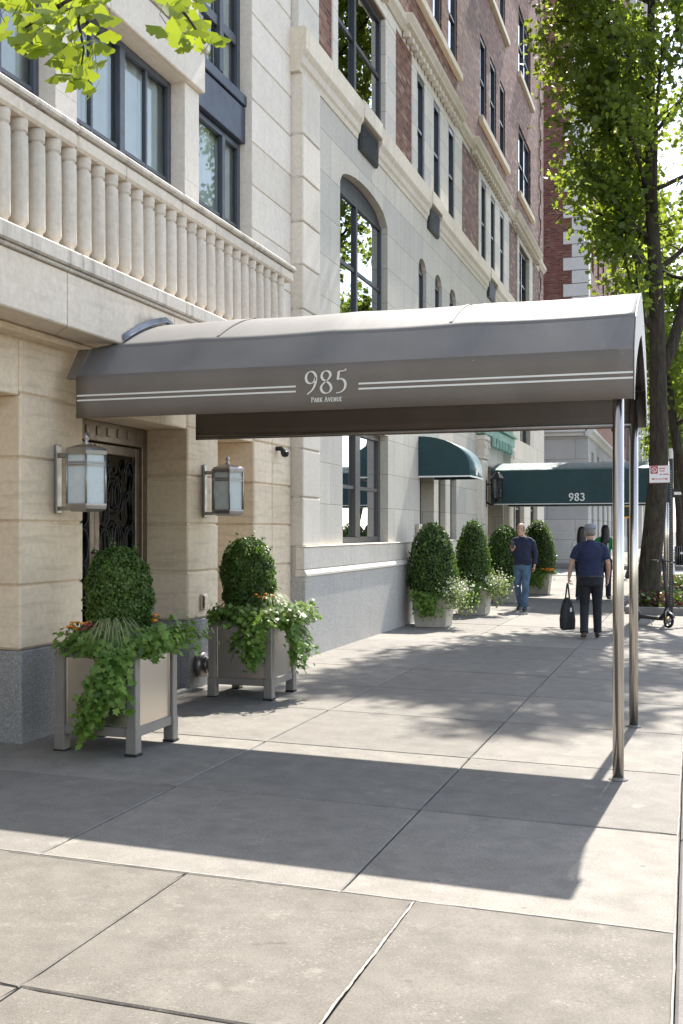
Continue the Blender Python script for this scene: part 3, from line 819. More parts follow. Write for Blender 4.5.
lantern((-4.39, 9.93, 1.985), 'wall lantern with frosted panes on the pier right of the iron door')

# ------------------------------------------------------------------ lettering drawn with a broad nib
def bez(pts, n=14):
    """Catmull-Rom through the points"""
    P = [np.array(p, float) for p in pts]
    closed = np.allclose(P[0], P[-1])
    Q = ([P[-2]] if closed else [2 * P[0] - P[1]]) + P + ([P[1]] if closed else [2 * P[-1] - P[-2]])
    out = []
    for i in range(1, len(Q) - 2):
        for k in range(n):
            t = k / n
            out.append(.5 * ((2 * Q[i]) + (-Q[i - 1] + Q[i + 1]) * t + (2 * Q[i - 1] - 5 * Q[i] + 4 * Q[i + 1] - Q[i + 2]) * t * t + (-Q[i - 1] + 3 * Q[i] - 3 * Q[i + 1] + Q[i + 2]) * t ** 3))
    out.append(P[-1]); return out
def pen(mb, line, org, ux, uz, sc, thick, thin, nrm=(0, -1, 0), th=.002):
    P = [np.array(p, float) for p in line]; U = Vector(ux); W = Vector(uz); O = Vector(org); NN = Vector(nrm)
    L = []
    for i, p in enumerate(P):
        t = P[min(i + 1, len(P) - 1)] - P[max(i - 1, 0)]; t = t / (np.linalg.norm(t) + 1e-9)
        wd = thin + (thick - thin) * abs(t[1] * .96 - t[0] * .28) ** 1.3
        s = np.array((-t[1], t[0])) * wd / 2
        L.append((p + s, p - s))
    def W3(q, h): return tuple(O + U * float(q[0] * sc) + W * float(q[1] * sc) + NN * h)
    V = []; Fc = []
    for a, b in L: V += [W3(a, th), W3(b, th), W3(a, 0), W3(b, 0)]
    for i in range(len(L) - 1):
        j = 4 * i; k = j + 4
        Fc += [(j, j + 1, k + 1, k), (j + 1, j + 3, k + 3, k + 1), (j + 2, j, k, k + 2)]
    mb.add(V, Fc)
G = {   # unit height glyphs: (advance, strokes)
 '9': (.62, [bez([(.52, .72), (.44, .54), (.28, .46), (.12, .53), (.06, .70), (.12, .9), (.30, .99), (.47, .9), (.54, .68), (.48, .38), (.34, .15), (.12, -.02)])]),
 '8': (.62, [bez([(.31, .53), (.16, .62), (.10, .77), (.17, .93), (.32, .99), (.46, .93), (.51, .79), (.44, .65), (.31, .53), (.15, .40), (.07, .24), (.14, .07), (.31, .0), (.48, .07), (.55, .23), (.47, .41), (.31, .53)])]),
 '5': (.60, [[(.20, .94), (.34, .955), (.50, .965), (.53, 1.04)], [(.21, .94), (.185, .78), (.155, .575)], bez([(.155, .575), (.30, .615), (.45, .53), (.51, .36), (.46, .16), (.30, .03), (.08, -.01)])]),
 '3': (.60, [bez([(.08, .84), (.17, .96), (.32, .98), (.46, .88), (.47, .68), (.38, .56), (.26, .53)]), bez([(.26, .53), (.44, .47), (.53, .3), (.46, .1), (.28, 0), (.12, .04), (.05, .17)])]),
 'P': (.58, [[(.13, 0), (.13, 1)], bez([(.13, .98), (.35, .98), (.5, .86), (.5, .66), (.36, .52), (.13, .5)]), [(.02, 0), (.25, 0)], [(.02, 1), (.14, 1)]]),
 'A': (.70, [[(.08, 0), (.36, 1.0)], [(.36, 1.0), (.64, 0)], [(.19, .36), (.53, .36)], [(0, 0), (.17, 0)], [(.53, 0), (.74, 0)]]),
 'R': (.66, [[(.13, 0), (.13, 1)], bez([(.13, .98), (.35, .98), (.48, .86), (.48, .68), (.36, .55), (.13, .53)]), [(.3, .53), (.62, 0)], [(.02, 0), (.25, 0)], [(.02, 1), (.14, 1)], [(.55, 0), (.7, 0)]]),
 'K': (.68, [[(.13, 0), (.13, 1)], [(.55, 1), (.14, .48)], [(.24, .6), (.62, 0)], [(.02, 0), (.25, 0)], [(.02, 1), (.25, 1)], [(.45, 1), (.65, 1)], [(.52, 0), (.72, 0)]]),
 'V': (.70, [[(.06, 1), (.35, 0)], [(.35, 0), (.63, 1)], [(0, 1), (.18, 1)], [(.53, 1), (.72, 1)]]),
 'E': (.56, [[(.13, 0), (.13, 1)], [(.03, 1), (.5, 1), (.5, .86)], [(.13, .52), (.4, .52)], [(.03, 0), (.5, 0), (.53, .16)]]),
 'N': (.76, [[(.14, 0), (.14, 1)], [(.1, 1), (.62, 0)], [(.62, 0), (.62, 1)], [(.03, 0), (.26, 0)], [(.52, 1), (.73, 1)]]),
 'U': (.72, [bez([(.14, 1), (.14, .3), (.2, .08), (.37, 0), (.54, .08), (.6, .3), (.6, 1)]), [(.03, 1), (.26, 1)], [(.5, 1), (.7, 1)]]),
 ' ': (.30, []),
}
def text(mb, s, org, sc, thick, thin, ux=(1, 0, 0), uz=(0, 0, 1), nrm=(0, -1, 0), track=1.0, small=None):
    w = sum(G[c][0] * (small if (small and i and s[i - 1] != ' ' and c != ' ') else 1) * track for i, c in enumerate(s))
    x = -w / 2
    for i, c in enumerate(s):
        q = small if (small and i and s[i - 1] != ' ' and c != ' ') else 1
        for k, st in enumerate(G[c][1]):
            pen(mb, [(x + p[0] * q, p[1] * q) for p in st], org, ux, uz, sc, thick, thin, nrm, .002 + .0003 * k)
        x += G[c][0] * q * track

# ------------------------------------------------------------------ the taupe entrance canopy
YN, YFAR, XE, XW = 7.24, 9.32, -.356, -4.45
cn = thing('entrance_canopy', 'long taupe fabric canopy numbered 985, arched on top, over the entrance', 'canopy', (-2.4, 8.28, 0))
half = (YFAR - YN) / 2; yc = (YFAR + YN) / 2
def arch_pts():
    zs = 2.765; Rr = 1.22; zc0 = 3.345 - Rr
    a0 = math.asin((half - .215) / Rr)
    L = [(YN, zs)] + [(YN + .215 + u_, 3.02 + .577 * u_ - .2224 * u_ * u_) for u_ in np.linspace(0, half - .215, 9)] + [(YFAR - .215 - u_, 3.02 + .577 * u_ - .2224 * u_ * u_) for u_ in np.linspace(half - .215, 0, 9)[1:]] + [(YFAR, zs)]
    return L
AP = arch_pts()
SEG = [XW, -4.236] + [float(q_) for q_ in np.linspace(-4.2, XE, 44)]
mb = MB()
def sag(x, k): return 0
def crow(p):
    y, z = p
    k_ = min(1, max(0, (half - abs(y - yc)) / .2))
    return [(-4.236 if (z > 3.04 and i == 0) else x, y, z - k_ * .011 * abs(math.sin(PI * (x + .42) / 1.05)) ** .7) for i, x in enumerate(SEG)]
mb.loft([crow(p) for p in AP[1:-1]], 0, True, False, False)
mb.loft([crow(AP[0]), crow(AP[1])], 0, False, False, False); mb.loft([crow(AP[-2]), crow(AP[-1])], 0, False, False, False)
cover = mb.build('canopy_cover', M['canvas'], cn)
sd = cover.modifiers.new('t', 'SOLIDIFY'); sd.thickness = .006; sd.offset = -1
# valances on both sides and the arched end
def vwave(x, z): return .004 * math.sin(x * 2.1) * (2.77 - z) / .3
mb = MB()
xs = np.linspace(XW, XE, 40)
for Y, s in ((YN, -1), (YFAR, 1)):
    mb = MB(); mb.loft([[(x, Y + s * (.006 + vwave(x, z)), z) for x in xs] for z in (2.772, 2.66, 2.55, 2.448)], 0, True, False, False)
    v = mb.build('valance', M['canvas_v'], cn, fix=False); sd = v.modifiers.new('t', 'SOLIDIFY'); sd.thickness = .005; sd.offset = 0
mb = MB(); band = .30
out = [(YN - .004, 2.446)] + [(YN - .004, 2.765)] + AP[1:-1] + [(YFAR + .004, 2.765), (YFAR + .004, 2.446)]
inn = []
for y, z in out:
    t = (y - yc) / half
    inn.append((yc + t * (half - .035), max(2.446, z - (.31 if z > 2.5 else 0)) ))
inn[0] = (YN + .05, 2.446); inn[-1] = (YFAR - .05, 2.446); inn[1] = (YN + .05, 2.52); inn[-2] = (YFAR - .05, 2.52)
m2 = len(out)
V = [(XE + .006, y, z) for y, z in out] + [(XE + .006, y, z) for y, z in inn]
mb.add(V, [(i, i + 1, m2 + i + 1, m2 + i) for i in range(m2 - 1)])
e = mb.build('end_valance', M['canvas'], cn, fix=False)
sd = e.modifiers.new('t', 'SOLIDIFY'); sd.thickness = .006; sd.offset = 0
mb = MB()
for px_y in (YN + .06, YFAR - .06):
    for pts in ([(XW + .05, px_y, 2.47), (XE - .08, px_y, 2.47)], [(XW + .05, px_y, 2.75), (XE - .03, px_y, 2.75)]):
        mb.tube(pts, .016, 8)
for x in (-3.6, -2.5, -1.4, -.42):
    mb.tube([(x, y, z - .03) for y, z in AP], .014, 8)
mb.build('frame_tubes', M['nickel'], cn)
for y in (YN + .045, YFAR - .045):
    mb = MB(); xp = -.452; zb = gz(xp)
    mb.tube([(xp, y, zb), (xp, y, 1.2), (xp, y, 2.74)], .036, 24)
    pl = mb.build('pole', M['steel'], cn)
    mb = MB(); mb.lathe([(.062, 0), (.060, .004), (.043, .008), (.040, .016)], (xp, y, zb + .003), 24); mb.build('pole_foot', M['curb'], pl)
for x in (-3.42, -1.62):     # sewn seams across the cover
    mb = MB(); mb.loft([[(x + dx, y, z + .0012) for y, z in AP[2:-2]] for dx in (-.012, .012)], 0, False, False, False)
    mb.build('seam', M['canvas'], cn, fix=False)
mb = MB()     # lead flashing where the cover meets the balcony and the pier
L = [(-4.232, y, z + .012) for y, z in AP if z > 3.03]; L2 = [(-4.205, y, z + .010) for y, z in AP if z > 3.03]
L3 = [(-4.232, y, z + .055) for y, z in AP if z > 3.03]
mb.loft([L3, L, L2], 0, True, False, False)
fl = mb.build('flashing', M['lead'], cn, fix=False)
sd = fl.modifiers.new('t', 'SOLIDIFY'); sd.thickness = .008
mb = MB(); mb.prism([(YN - .02, 2.75), (YN + .03, 2.75), (YN + .22, 3.0), (YN + .16, 3.0)], 'x', XF + .13, XW + .01); 
mb.build('wall_batten', M['canvas_v'], cn)
# stripes and number
mb = MB(); Yl = YN - .0145
for z in (2.619, 2.583):
    for a, b in ((-4.44, -2.67), (-2.205, XE)):
        xx = np.linspace(a, b, 24)
        mb.loft([[(x, YN - .0105 - vwave(x, zz), zz) for x in xx] for zz in (z - .0062, z + .0062)], 0, True, False, False)
mb.build('white_stripe', M['cream_print'], cn, fix=False)
mb = MB(); text(mb, '985', (-2.437, Yl, 2.562), .158, .115, .035, track=1.13); mb.build('house_number', M['cream_print'], cn)
mb = MB(); text(mb, 'PARK AVENUE', (-2.437, Yl, 2.502), .034, .16, .07, small=.84, track=1.12); mb.build('street_name', M['cream_print'], cn)
# ------------------------------------------------------------------ brick and limestone building
b2 = thing('apartment_building', 'mottled brick apartment house on a limestone ground storey with arched windows and black vents', 'building', (-6.5, 24, 0))
X2 = -4.55; Y0, Y1 = 12.45, 35.6
NAR = [(yat(417.4, -4.57), yat(425.2, -4.57)), (yat(433.8, -4.57), yat(440.8, -4.57)), (yat(448.6, -4.57), yat(455, -4.57))]
GA = (yat(340, X2), yat(387.5, X2))
GW = (yat(342.5, X2), yat(388, X2))
GC = [(yat(481.5, -4.57), yat(486.3, -4.57)), (yat(491, -4.57), yat(495.3, -4.57)), (yat(500.4, -4.57), yat(504.2, -4.57))]
GD = (yat(519.5, -4.57), yat(529.5, -4.57))
NW = [(20.1, 20.72), (21.15, 21.75)]
DO = (18.62, 19.72); PO = (24.55, 27.5)
ops = [dict(y0=GA[0], y1=GA[1], z0=4.1, z1=6.36, arch=.28), dict(y0=GW[0], y1=GW[1], z0=1.41, z1=3.08),
       dict(y0=DO[0], y1=DO[1], z0=.05, z1=2.75), dict(y0=PO[0], y1=PO[1], z0=.05, z1=3.1)]
ops += [dict(y0=a, y1=b, z0=4.3, z1=6.22, arch=.2) for a, b in NAR]
ops += [dict(y0=a, y1=b, z0=1.35, z1=2.62) for a, b in NW]
ops += [dict(y0=a, y1=b, z0=4.3, z1=6.22, arch=.2) for a, b in GC]
ops += [dict(y0=29.2, y1=31.2, z0=1.2, z1=3.1), dict(y0=32.4, y1=34.0, z0=1.2, z1=3.1), dict(y0=GD[0], y1=GD[1], z0=4.1, z1=6.3, arch=.25)]
mb = MB(); facade(mb, X2, Y0, Y1, -.2, 7.2, ops, 0, 0, .3)
mb.quad((X2, Y0, -.2), (-16, Y0, -.2), (-16, Y0, 7.2), (X2, Y0, 7.2)); mb.quad((X2, Y1, -.2), (-40, Y1, -.2), (-40, Y1, 7.2), (X2, Y1, 7.2))
mb.build('limestone_wall', M['ashlar'], b2, fix=False)
mb = MB(); courses(mb, -4.9, -4.50, Y0 - .004, Y0 + .64, [1.40, 2.0, 2.59, 3.17, 3.75, 4.30, 4.84, 5.37, 5.91, 6.44, 7.19], gap=.016, rec=.025, bev=.012)
mb.build('quoin', M['quoin'], b2)
PL = [(Y0 - .01, DO[0] - .04), (DO[1] + .04, 23.85), (28.3, Y1 + .01)]
for a, b in PL:
    mb = MB(); mb.box(-4.9, -4.47, a, b, -.2, 1.03, 0, .01); mb.build('granite_plinth', M['granite_pale'], b2)
for a, b in PL:
    mb = MB(); poly = [(-4.6, 1.032), (-4.455, 1.032), (-4.455, 1.06), (-4.485, 1.115), (-4.6, 1.115)]
    mb.prism(poly, 'y', a, b)
    q = a
    while q < b - .01:
        e = min(b, q + 1.9); mb.box(-4.6, -4.485, q + .002, e - .002, 1.118, 1.385, 0, .006); q = e
    mb.box(-4.6, -4.465, a, b, 1.388, 1.405, 0, .006)
    mb.build('water_table', M['quoin'], b2)
# belt course with a moulded underside
mb = MB(); bz = [(-5.2, 7.19), (-4.535, 7.19), (-4.525, 7.26), (-4.50, 7.29), (-4.49, 7.38), (-4.455, 7.43), (-4.445, 7.45), (-4.44, 7.70), (-4.46, 7.725), (-5.2, 7.735)]
VENT = [(yat(357, X2), yat(375.5, X2)), (yat(426.5, X2), yat(437, X2)), (yat(486.5, X2), yat(493.5, X2)), (yat(519, X2), yat(523, X2))]
y = Y0 - .06
for vy in VENT + [(Y1 + .04, 0)]:
    for k in range(2):
        ye = y + (vy[0] - y) / 2 if k == 0 else vy[0]
        ys_ = y if k == 0 else y + (vy[0] - y) / 2
        mb.prism(bz, 'y', ys_ + .002, ye - .002)
    if vy[1]:
        mb.box(-4.6, -4.43, vy[0] + .002, vy[1] - .002, 7.50, 7.74, 0, .01); y = vy[1]
mb.build('belt_course', M['belt'], b2)
for a, b in VENT:
    mb = MB(); mb.box(-4.6, -4.50, a + .03, b - .03, 7.06, 7.48, 0, .01)
    for k in range(10): mb.box(-4.50, -4.485, a + .05, b - .05, 7.09 + k * .036, 7.105 + k * .036)
    mb.build('vent_grille', M['black'], b2)
# brick storeys
XB = -4.60
fl4 = [(yat(417, XB), yat(425, XB)), (yat(433, XB), yat(441.5, XB)), (yat(448.6, XB), yat(457, XB))]
fl4c = [(yat(480, XB), yat(486.3, XB)), (yat(490, XB), yat(496, XB)), (yat(499.8, XB), yat(505, XB))]
flD = (yat(518.4, XB), yat(530.5, XB))
bops = []; grp = [(GA[0], GA[1])] + NAR + GC + [GD]
for a, b in grp: bops.append(dict(y0=a - .012, y1=b + .012, z0=7.735, z1=9.655))
storeys = ((11.06, 13.0), (14.4, 16.35), (17.8, 19.75), (21.2, 23.1))
for s0, s1 in storeys:
    for a, b in [(GA[0] + .15, GA[1] - .15)] + fl4 + fl4c + [flD]: bops.append(dict(y0=a, y1=b, z0=s0, z1=s1))
mb = MB(); facade(mb, XB, Y0 + .02, Y1, 7.2, 25, bops, 0, 0, .25)
mb.quad((XB, Y0 + .02, 7.2), (-16, Y0 + .02, 7.2), (-16, Y0 + .02, 25), (XB, Y0 + .02, 25)); mb.quad((XB, Y1, 7.2), (-40, Y1, 7.2), (-40, Y1, 25), (XB, Y1, 25))
mb.quad((XB, Y0, 25), (-40, Y0, 25), (-40, Y1, 25), (XB, Y1, 25))
mb.build('brick_wall', M['brick'], b2, fix=False)
mb = MB(); courses(mb, -4.9, -4.56, Y0 + .004, yat(319, -4.56), [7.742 + .47 * k for k in range(37)], gap=.01, rec=.012, bev=.006); mb.build('corner_quoin', M['surround'], b2)
mb = MB()
for k in range(30):
    mb.box(-4.9, -4.575, Y1 - (.55 if k % 2 else .9), Y1 + .012, 7.76 + k * .47, 7.76 + (k + 1) * .47 - .012, 0, .008)
mb.build('corner_quoin', M['brick'], b2)
# stone surrounds of the second floor windows
def sur(lo, hi, wins, z0=7.745, z1=9.66):
    xs_ = -4.575; mb = MB()
    ed = [lo] + [q for w_ in wins for q in w_] + [hi]
    for k in range(0, len(ed), 2):
        mb.box(-4.80, xs_, ed[k], ed[k + 1], z0, z1, 0, .01)
    mb.box(-4.80, xs_ + .004, lo, hi, z1 + .003, 9.80, 0, .01)
    mb.build('window_surround', M['surround'], b2)
sur(yat(333, -4.575), yat(395.8, -4.575), [GA]); sur(yat(412.5, -4.575), yat(462, -4.575), NAR); sur(yat(479, -4.575), yat(509, -4.575), GC); sur(yat(517.5, -4.575), yat(532.5, -4.575), [GD])
mb = MB(); mb.box(-4.7, -4.585, Y0 + .3, Y1 + .01, 9.803, 9.90, 0, .01); mb.build('frieze', M['surround'], b2)
mb = MB()
cz = [(-4.6, 9.90), (-4.54, 9.90), (-4.50, 9.96), (-4.43, 9.99), (-4.42, 10.02), (-4.37, 10.09), (-4.36, 10.13), (-4.38, 10.15), (-4.6, 10.18)]
for a, b in ((yat(331, -4.4), yat(397, -4.4)), (yat(411, -4.4), yat(466, -4.4)), (yat(478, -4.4), yat(512, -4.4)), (yat(518, -4.4), yat(542, -4.4))):
    mb.prism(cz, 'y', a, b)
    q = a + .1
    while q < b - .12:
        mb.box(-4.57, -4.45, q, q + .10, 9.80, 9.905, 0, .012); q += .26
cz2 = [(-4.6, 9.905), (-4.56, 9.905), (-4.52, 9.96), (-4.48, 10.0), (-4.47, 10.10), (-4.6, 10.12)]
mb.prism(cz2, 'y', Y0 + .3, Y1 + .02)
mb.build('cornice', M['belt'], b2)
for s0, s1 in storeys:
    for a, b in ((GA[0], GA[1]), (fl4[0][0] - .15, fl4[-1][1] + .15), (fl4c[0][0] - .15, fl4c[-1][1] + .25), (flD[0] - .15, flD[1] + .25)):
        mb = MB(); mb.box(-4.72, -4.50, a, b, s0 - .16, s0 - .005, 0, .012); mb.build('window_sill', M['belt'], b2)
# windows
window(b2, X2 - .10, GA[0], GA[1], 4.1, 6.36, M['frame_black'], M['glass_dark'], vs=((.44, .085),), hs=((5.37, .06),), fw=.06, depth=.05, arch=.27, room=.6)
window(b2, X2 - .13, GW[0], GW[1], 1.41, 3.08, M['frame_brown'], M['glass_sash'], vs=((.47, .24),), hs=((2.22, .055),), fw=.09, depth=.07, room=.6, blind=.22)
for a, b in NAR + GC:
    window(b2, X2 - .06, a, b, 4.3, 6.22, M['frame_black'], M['glass_dark'], hs=((5.3, .05),), fw=.06, depth=.05, arch=.19, room=.4, blind=.4)
    window(b2, XB + .008, a, b, 7.75, 9.65, M['frame_black'], M['glass_dark'], hs=((8.7, .06),), fw=.10, depth=.08, room=.4)
window(b2, X2 - .12, GD[0], GD[1], 4.1, 6.3, M['frame_black'], M['glass_dark'], vs=((.5, .1),), hs=((5.3, .06),), arch=.24, room=.4)
window(b2, XB - .06, GA[0], GA[1], 7.75, 9.65, M['frame_black'], M['glass_dark'], vs=((.42, .10),), hs=((8.72, .07),), fw=.075, depth=.06, room=.6)
window(b2, XB - .08, GD[0], GD[1], 7.75, 9.65, M['frame_black'], M['glass_dark'], vs=((.5, .12),), hs=((8.72, .07),), fw=.09, depth=.12, room=.5)
for s0, s1 in storeys:
    for a, b in fl4 + fl4c:
        window(b2, XB - .025, a, b, s0, s1, M['frame_black'], M['glass_dark'], hs=(((s0 + s1) / 2, .06),), fw=.10, depth=.08, room=.4)
    for a, b in [(GA[0] + .15, GA[1] - .15), flD]:
        window(b2, XB - .05, a, b, s0, s1, M['frame_black'], M['glass_dark'], vs=((.5, .10),), hs=(((s0 + s1) / 2, .06),), fw=.08, depth=.08, room=.4, blind=.45)
for a, b in NW:
    window(b2, X2 - .10, a, b, 1.35, 2.62, M['frame_brown'], M['glass_dark'], hs=((2.0, .05),), fw=.08, depth=.1, room=.4)
for a, b in ((29.2, 31.2), (32.4, 34.0)):
    window(b2, X2 - .12, a, b, 1.2, 3.1, M['frame_brown'], M['glass_dark'], vs=((.5, .12),), hs=((2.2, .06),), fw=.09, depth=.1, room=.4)
mb = MB()       # side door under the small awning
mb.box(-4.86, -4.80, DO[0], DO[0] + .08, .05, 2.75); mb.box(-4.86, -4.80, DO[1] - .08, DO[1], .05, 2.75); mb.box(-4.86, -4.80, DO[0] + .08, DO[1] - .08, 2.62, 2.75)
d2 = mb.build('side_door', M['black'], b2)
mb = MB(); mb.box(-4.88, -4.85, DO[0] + .08, DO[1] - .08, .05, 2.62); mb.build('door_leaf', M['iron'], d2)
mb = MB(); mb.box(X2 + .001, -4.47, 18.30, 18.50, 1.43, 1.70, 0, .01); mb.box(-4.468, -4.462, 18.32, 18.48, 1.58, 1.68); tag(mb.build('mail_box', M['panel']), 'steel entry box on the wall beside the small green awning', 'entry box')
# portal at number 983
for a in (23.9, 27.55):
    mb = MB(); mb.box(-4.9, -4.36, a, a + .62, -.1, .55, 0, .015); mb.box(-4.9, -4.40, a + .05, a + .57, .553, 3.18, 0, .02)
    for k in range(4): mb.box(-4.40, -4.385, a + .09 + k * .12, a + .155 + k * .12, .6, 3.1, 0, .01)
    mb.box(-4.9, -4.37, a + .02, a + .60, 3.183, 3.27, 0, .02); mb.box(-4.9, -4.34, a - .01, a + .63, 3.60, 3.72, 0, .02)
    cap = [(a + .04, 3.27), (a + .58, 3.27), (a + .62, 3.60), (a, 3.60)]; mb.prism([(p[0], p[1]) for p in cap], 'x', -4.9, -4.37)
    for s in (0, 1):
        mb.tube([(-4.36, a + .08 + .46 * s + .05 * math.cos(t), 3.50 + .05 * math.sin(t)) for t in np.linspace(0, 6.28, 14)], .022, 6)
    mb.build('portal_pilaster', M['quoin'], b2)
mb = MB(); mb.box(-4.9, -4.36, 23.85, 28.25, 3.74, 3.95, 0, .015); mb.box(-4.9, -4.30, 23.8, 28.3, 3.953, 4.03, 0, .015); mb.box(-4.9, -4.40, 23.9, 28.2, 4.033, 4.3, 0, .015)
mb.prism([(-4.6, 4.3), (-4.34, 4.3), (-4.22, 4.42), (-4.20, 4.5), (-4.6, 4.52)], 'y', 23.75, 28.35)
for k in range(7): mb.box(-4.36, -4.26, 24.62 + k * .42, 24.76 + k * .42, 3.48, 3.73, 0, .03)
mb.build('portal_entablature', M['copper'], b2)
mb = MB(); mb.box(-5.4, -5.3, PO[0], PO[1], .05, 3.1); mb.box(-5.3, -5.24, PO[0], PO[0] + .2, .05, 3.1); mb.box(-5.3, -5.24, PO[1] - .2, PO[1], .05, 3.1)
mb.box(-5.3, -5.2, PO[0], PO[1], 2.5, 2.7); mb.build('portal_door', M['bronze'], b2)
mb = MB()
for y in (PO[0], PO[1]): mb.quad((-4.85, y, .05), (-5.4, y, .05), (-5.4, y, 3.1), (-4.85, y, 3.1))
mb.quad((-4.85, PO[0], 3.1), (-5.4, PO[0], 3.1), (-5.4, PO[1], 3.1), (-4.85, PO[1], 3.1)); mb.build('portal_reveal', M['lime'], b2, fix=False)

# small green awning over the side door
aw = thing('door_awning', 'small curved green fabric awning projecting over a side door', 'awning', (-4.55, 19.1, 2.5))
ya, yb = 18.50, 19.72
pr = [(-4.545, 3.24)] + [(-4.545 + .905 * math.sin(t), 2.69 + .55 * math.cos(t)) for t in np.linspace(.12, PI / 2, 12)] + [(-3.635, 2.53)]
mb = MB(); mb.loft([[(x, ya, z) for x, z in pr], [(x, yb, z) for x, z in pr]], 0, True, False, False)
o = mb.build('awning_cover', M['green_canvas'], aw); o.modifiers.new('t', 'SOLIDIFY').thickness = .006
for y in (ya + .002, yb - .002):
    mb = MB(); mb.prism([(-4.545, 2.53)] + pr, 'y', y - .004, y + .004); mb.build('awning_side', M['green_dark'], aw)
mb = MB(); mb.box(-4.54, -3.628, ya - .008, ya - .003, 2.52, 2.545); mb.box(-3.634, -3.626, ya - .003, yb, 2.52, 2.545); mb.build('piping', M['white_paint'], aw)
mb = MB(); mb.box(-3.632, -3.628, 19.03, 19.19, 2.575, 2.66); mb.build('number_patch', M['cream_print'], aw)

# green canopy at number 983
gc = thing('entrance_canopy', 'long dark green canopy numbered 983 over the farther entrance', 'canopy', (-2.4, 26, 0))
gy0, gy1, gx0, gx1 = 24.8, 27.25, -4.38, -.46
gp = [(gy0, 2.96)] + [(26.025 + t * 1.2, 2.985 + .21 * (1 - abs(t) ** 1.6)) for t in np.linspace(-1, 1, 15)] + [(gy1, 2.96)]
mb = MB(); xs = (gx0, -3.4, -2.4, -1.4, gx1)
mb.loft([[(x, y, z) for y, z in gp] for x in xs], 0, True, False, False)
mb.prism(gp + [(gy1, 2.94), (gy0, 2.94)], 'x', gx1 - .004, gx1 + .004)
mb.build('canopy_cover', M['green_canvas'], gc)
for y in (gy0, gy1):
    mb = MB(); mb.box(gx0, gx1, y - .006, y + .006, 2.20, 2.955); v = mb.build('valance', M['green_dark'], gc)
    mb = MB(); mb.box(gx0, gx1, y - .009, y + .009, 2.18, 2.20); mb.build('piping', M['cream_print'], v)
mb = MB(); mb.box(gx1 - .004, gx1 + .008, gy0 + .02, gy1 - .02, 2.45, 2.94); mb.build('end_valance', M['green_dark'], gc)
mb = MB(); text(mb, '983', (-2.43, gy0 - .008, 2.262), .16, .19, .15, track=1.25); mb.build('house_number', M['white_paint'], gc)
for y in (gy0 + .06, gy1 - .06):
    mb = MB(); mb.tube([(-.54, y, gz(-.5)), (-.54, y, 2.95)], .035, 16); mb.build('pole', M['steel'], gc)
# black lantern on the portal pilaster
t = thing('wall_lantern', 'black iron lantern on the fluted portal pilaster beside the green canopy', 'lantern', (-4.14, 24.22, 2.52))
m = MB(); m.tube([(-.24, 0, -.30), (-.12, 0, -.36), (0, 0, -.28)], .022, 8); m.tube([(-.24, 0, .1), (-.1, 0, .12)], .018, 8); m.box(-.255, -.235, -.05, .05, -.4, .2); m.build('bracket', M['iron'], t, local=True)
def hx(r, z, n=6): return [(r * math.cos(2 * PI * k / n), r * math.sin(2 * PI * k / n), z) for k in range(n)]
m = MB(); m.loft([hx(.05, -.28), hx(.10, -.24), hx(.12, -.22)], 0, False); m.loft([hx(.155, .22), hx(.16, .24), hx(.06, .36), hx(.03, .38), hx(.03, .42)], 0, False)
for k in range(6):
    a = 2 * PI * k / 6; m.tube([(.115 * math.cos(a), .115 * math.sin(a), -.22), (.145 * math.cos(a), .145 * math.sin(a), .22)], .012, 6)
m.build('cage', M['iron'], t, local=True)
m = MB(); m.loft([hx(.105, -.21), hx(.135, .21)], 0, False, False); m.build('glass_panes', M['glass_dark'], t, local=True)

# ------------------------------------------------------------------ the building across the side street
b3 = thing('apartment_building', 'tall red brick corner house with grey stone ground storey beyond the side street', 'building', (-15, 66, 0))
Y3, Y3b = 52.0, 84.0
def plainbox(mb, x0, x1, y0, y1, z0, z1, mi=0):
    mb.box(x0, x1, y0, y1, z0, z1, mi)
w3 = [(Y3 + 1.8 + 3.4 * k, Y3 + 3.1 + 3.4 * k) for k in range(9)]
mb = MB(); facade(mb, -4.6, Y3, Y3b, -.3, 6.0, [dict(y0=a, y1=b, z0=1.2, z1=3.4) for a, b in w3] + [dict(y0=a, y1=b, z0=4.2, z1=5.4) for a, b in w3], 0, 0, .25)
mb.quad((-4.6, Y3, -.3), (-45, Y3, -.3), (-45, Y3, 6), (-4.6, Y3, 6))
mb.build('stone_storey', M['greystone'], b3, fix=False)
mb = MB(); mb.box(-45, -4.56, Y3 - .04, Y3 + .3, -.3, 1.5, 0, .02); mb.box(-4.9, -4.56, Y3 + .302, Y3b, -.3, 1.15, 0, .02); mb.build('stone_plinth', M['greystone'], b3)
mb = MB(); p3 = [(-4.7, 6.0), (-4.55, 6.0), (-4.45, 6.12), (-4.3, 6.2), (-4.28, 6.32), (-4.7, 6.36)]
mb.prism(p3, 'y', Y3 - .3, Y3b); mb.box(-45, -4.62, Y3 - .3, Y3 + .02, 6.2, 6.34, 0, .02); mb.box(-45, -4.62, Y3 - .15, Y3 + .02, 6.02, 6.197, 0, .02); mb.build('cornice', M['white_stone'], b3)
H3 = 52
mb = MB(); fo = [dict(y0=a, y1=b, z0=z, z1=z + 1.9) for a, b in w3 for z in np.arange(7.6, 50, 3.3)]
facade(mb, -4.6, Y3, Y3b, 6.34, H3, fo, 0, 0, .22)
mb.quad((-4.6, Y3, 6.34), (-45, Y3, 6.34), (-45, Y3, H3), (-4.6, Y3, H3)); mb.quad((-4.6, Y3, H3), (-45, Y3, H3), (-45, Y3b, H3), (-4.6, Y3b, H3)); mb.quad((-4.6, Y3b, -.3), (-45, Y3b, -.3), (-45, Y3b, H3), (-4.6, Y3b, H3))
mb.build('brick_wall', M['brick_red'], b3, fix=False)
mb = MB()
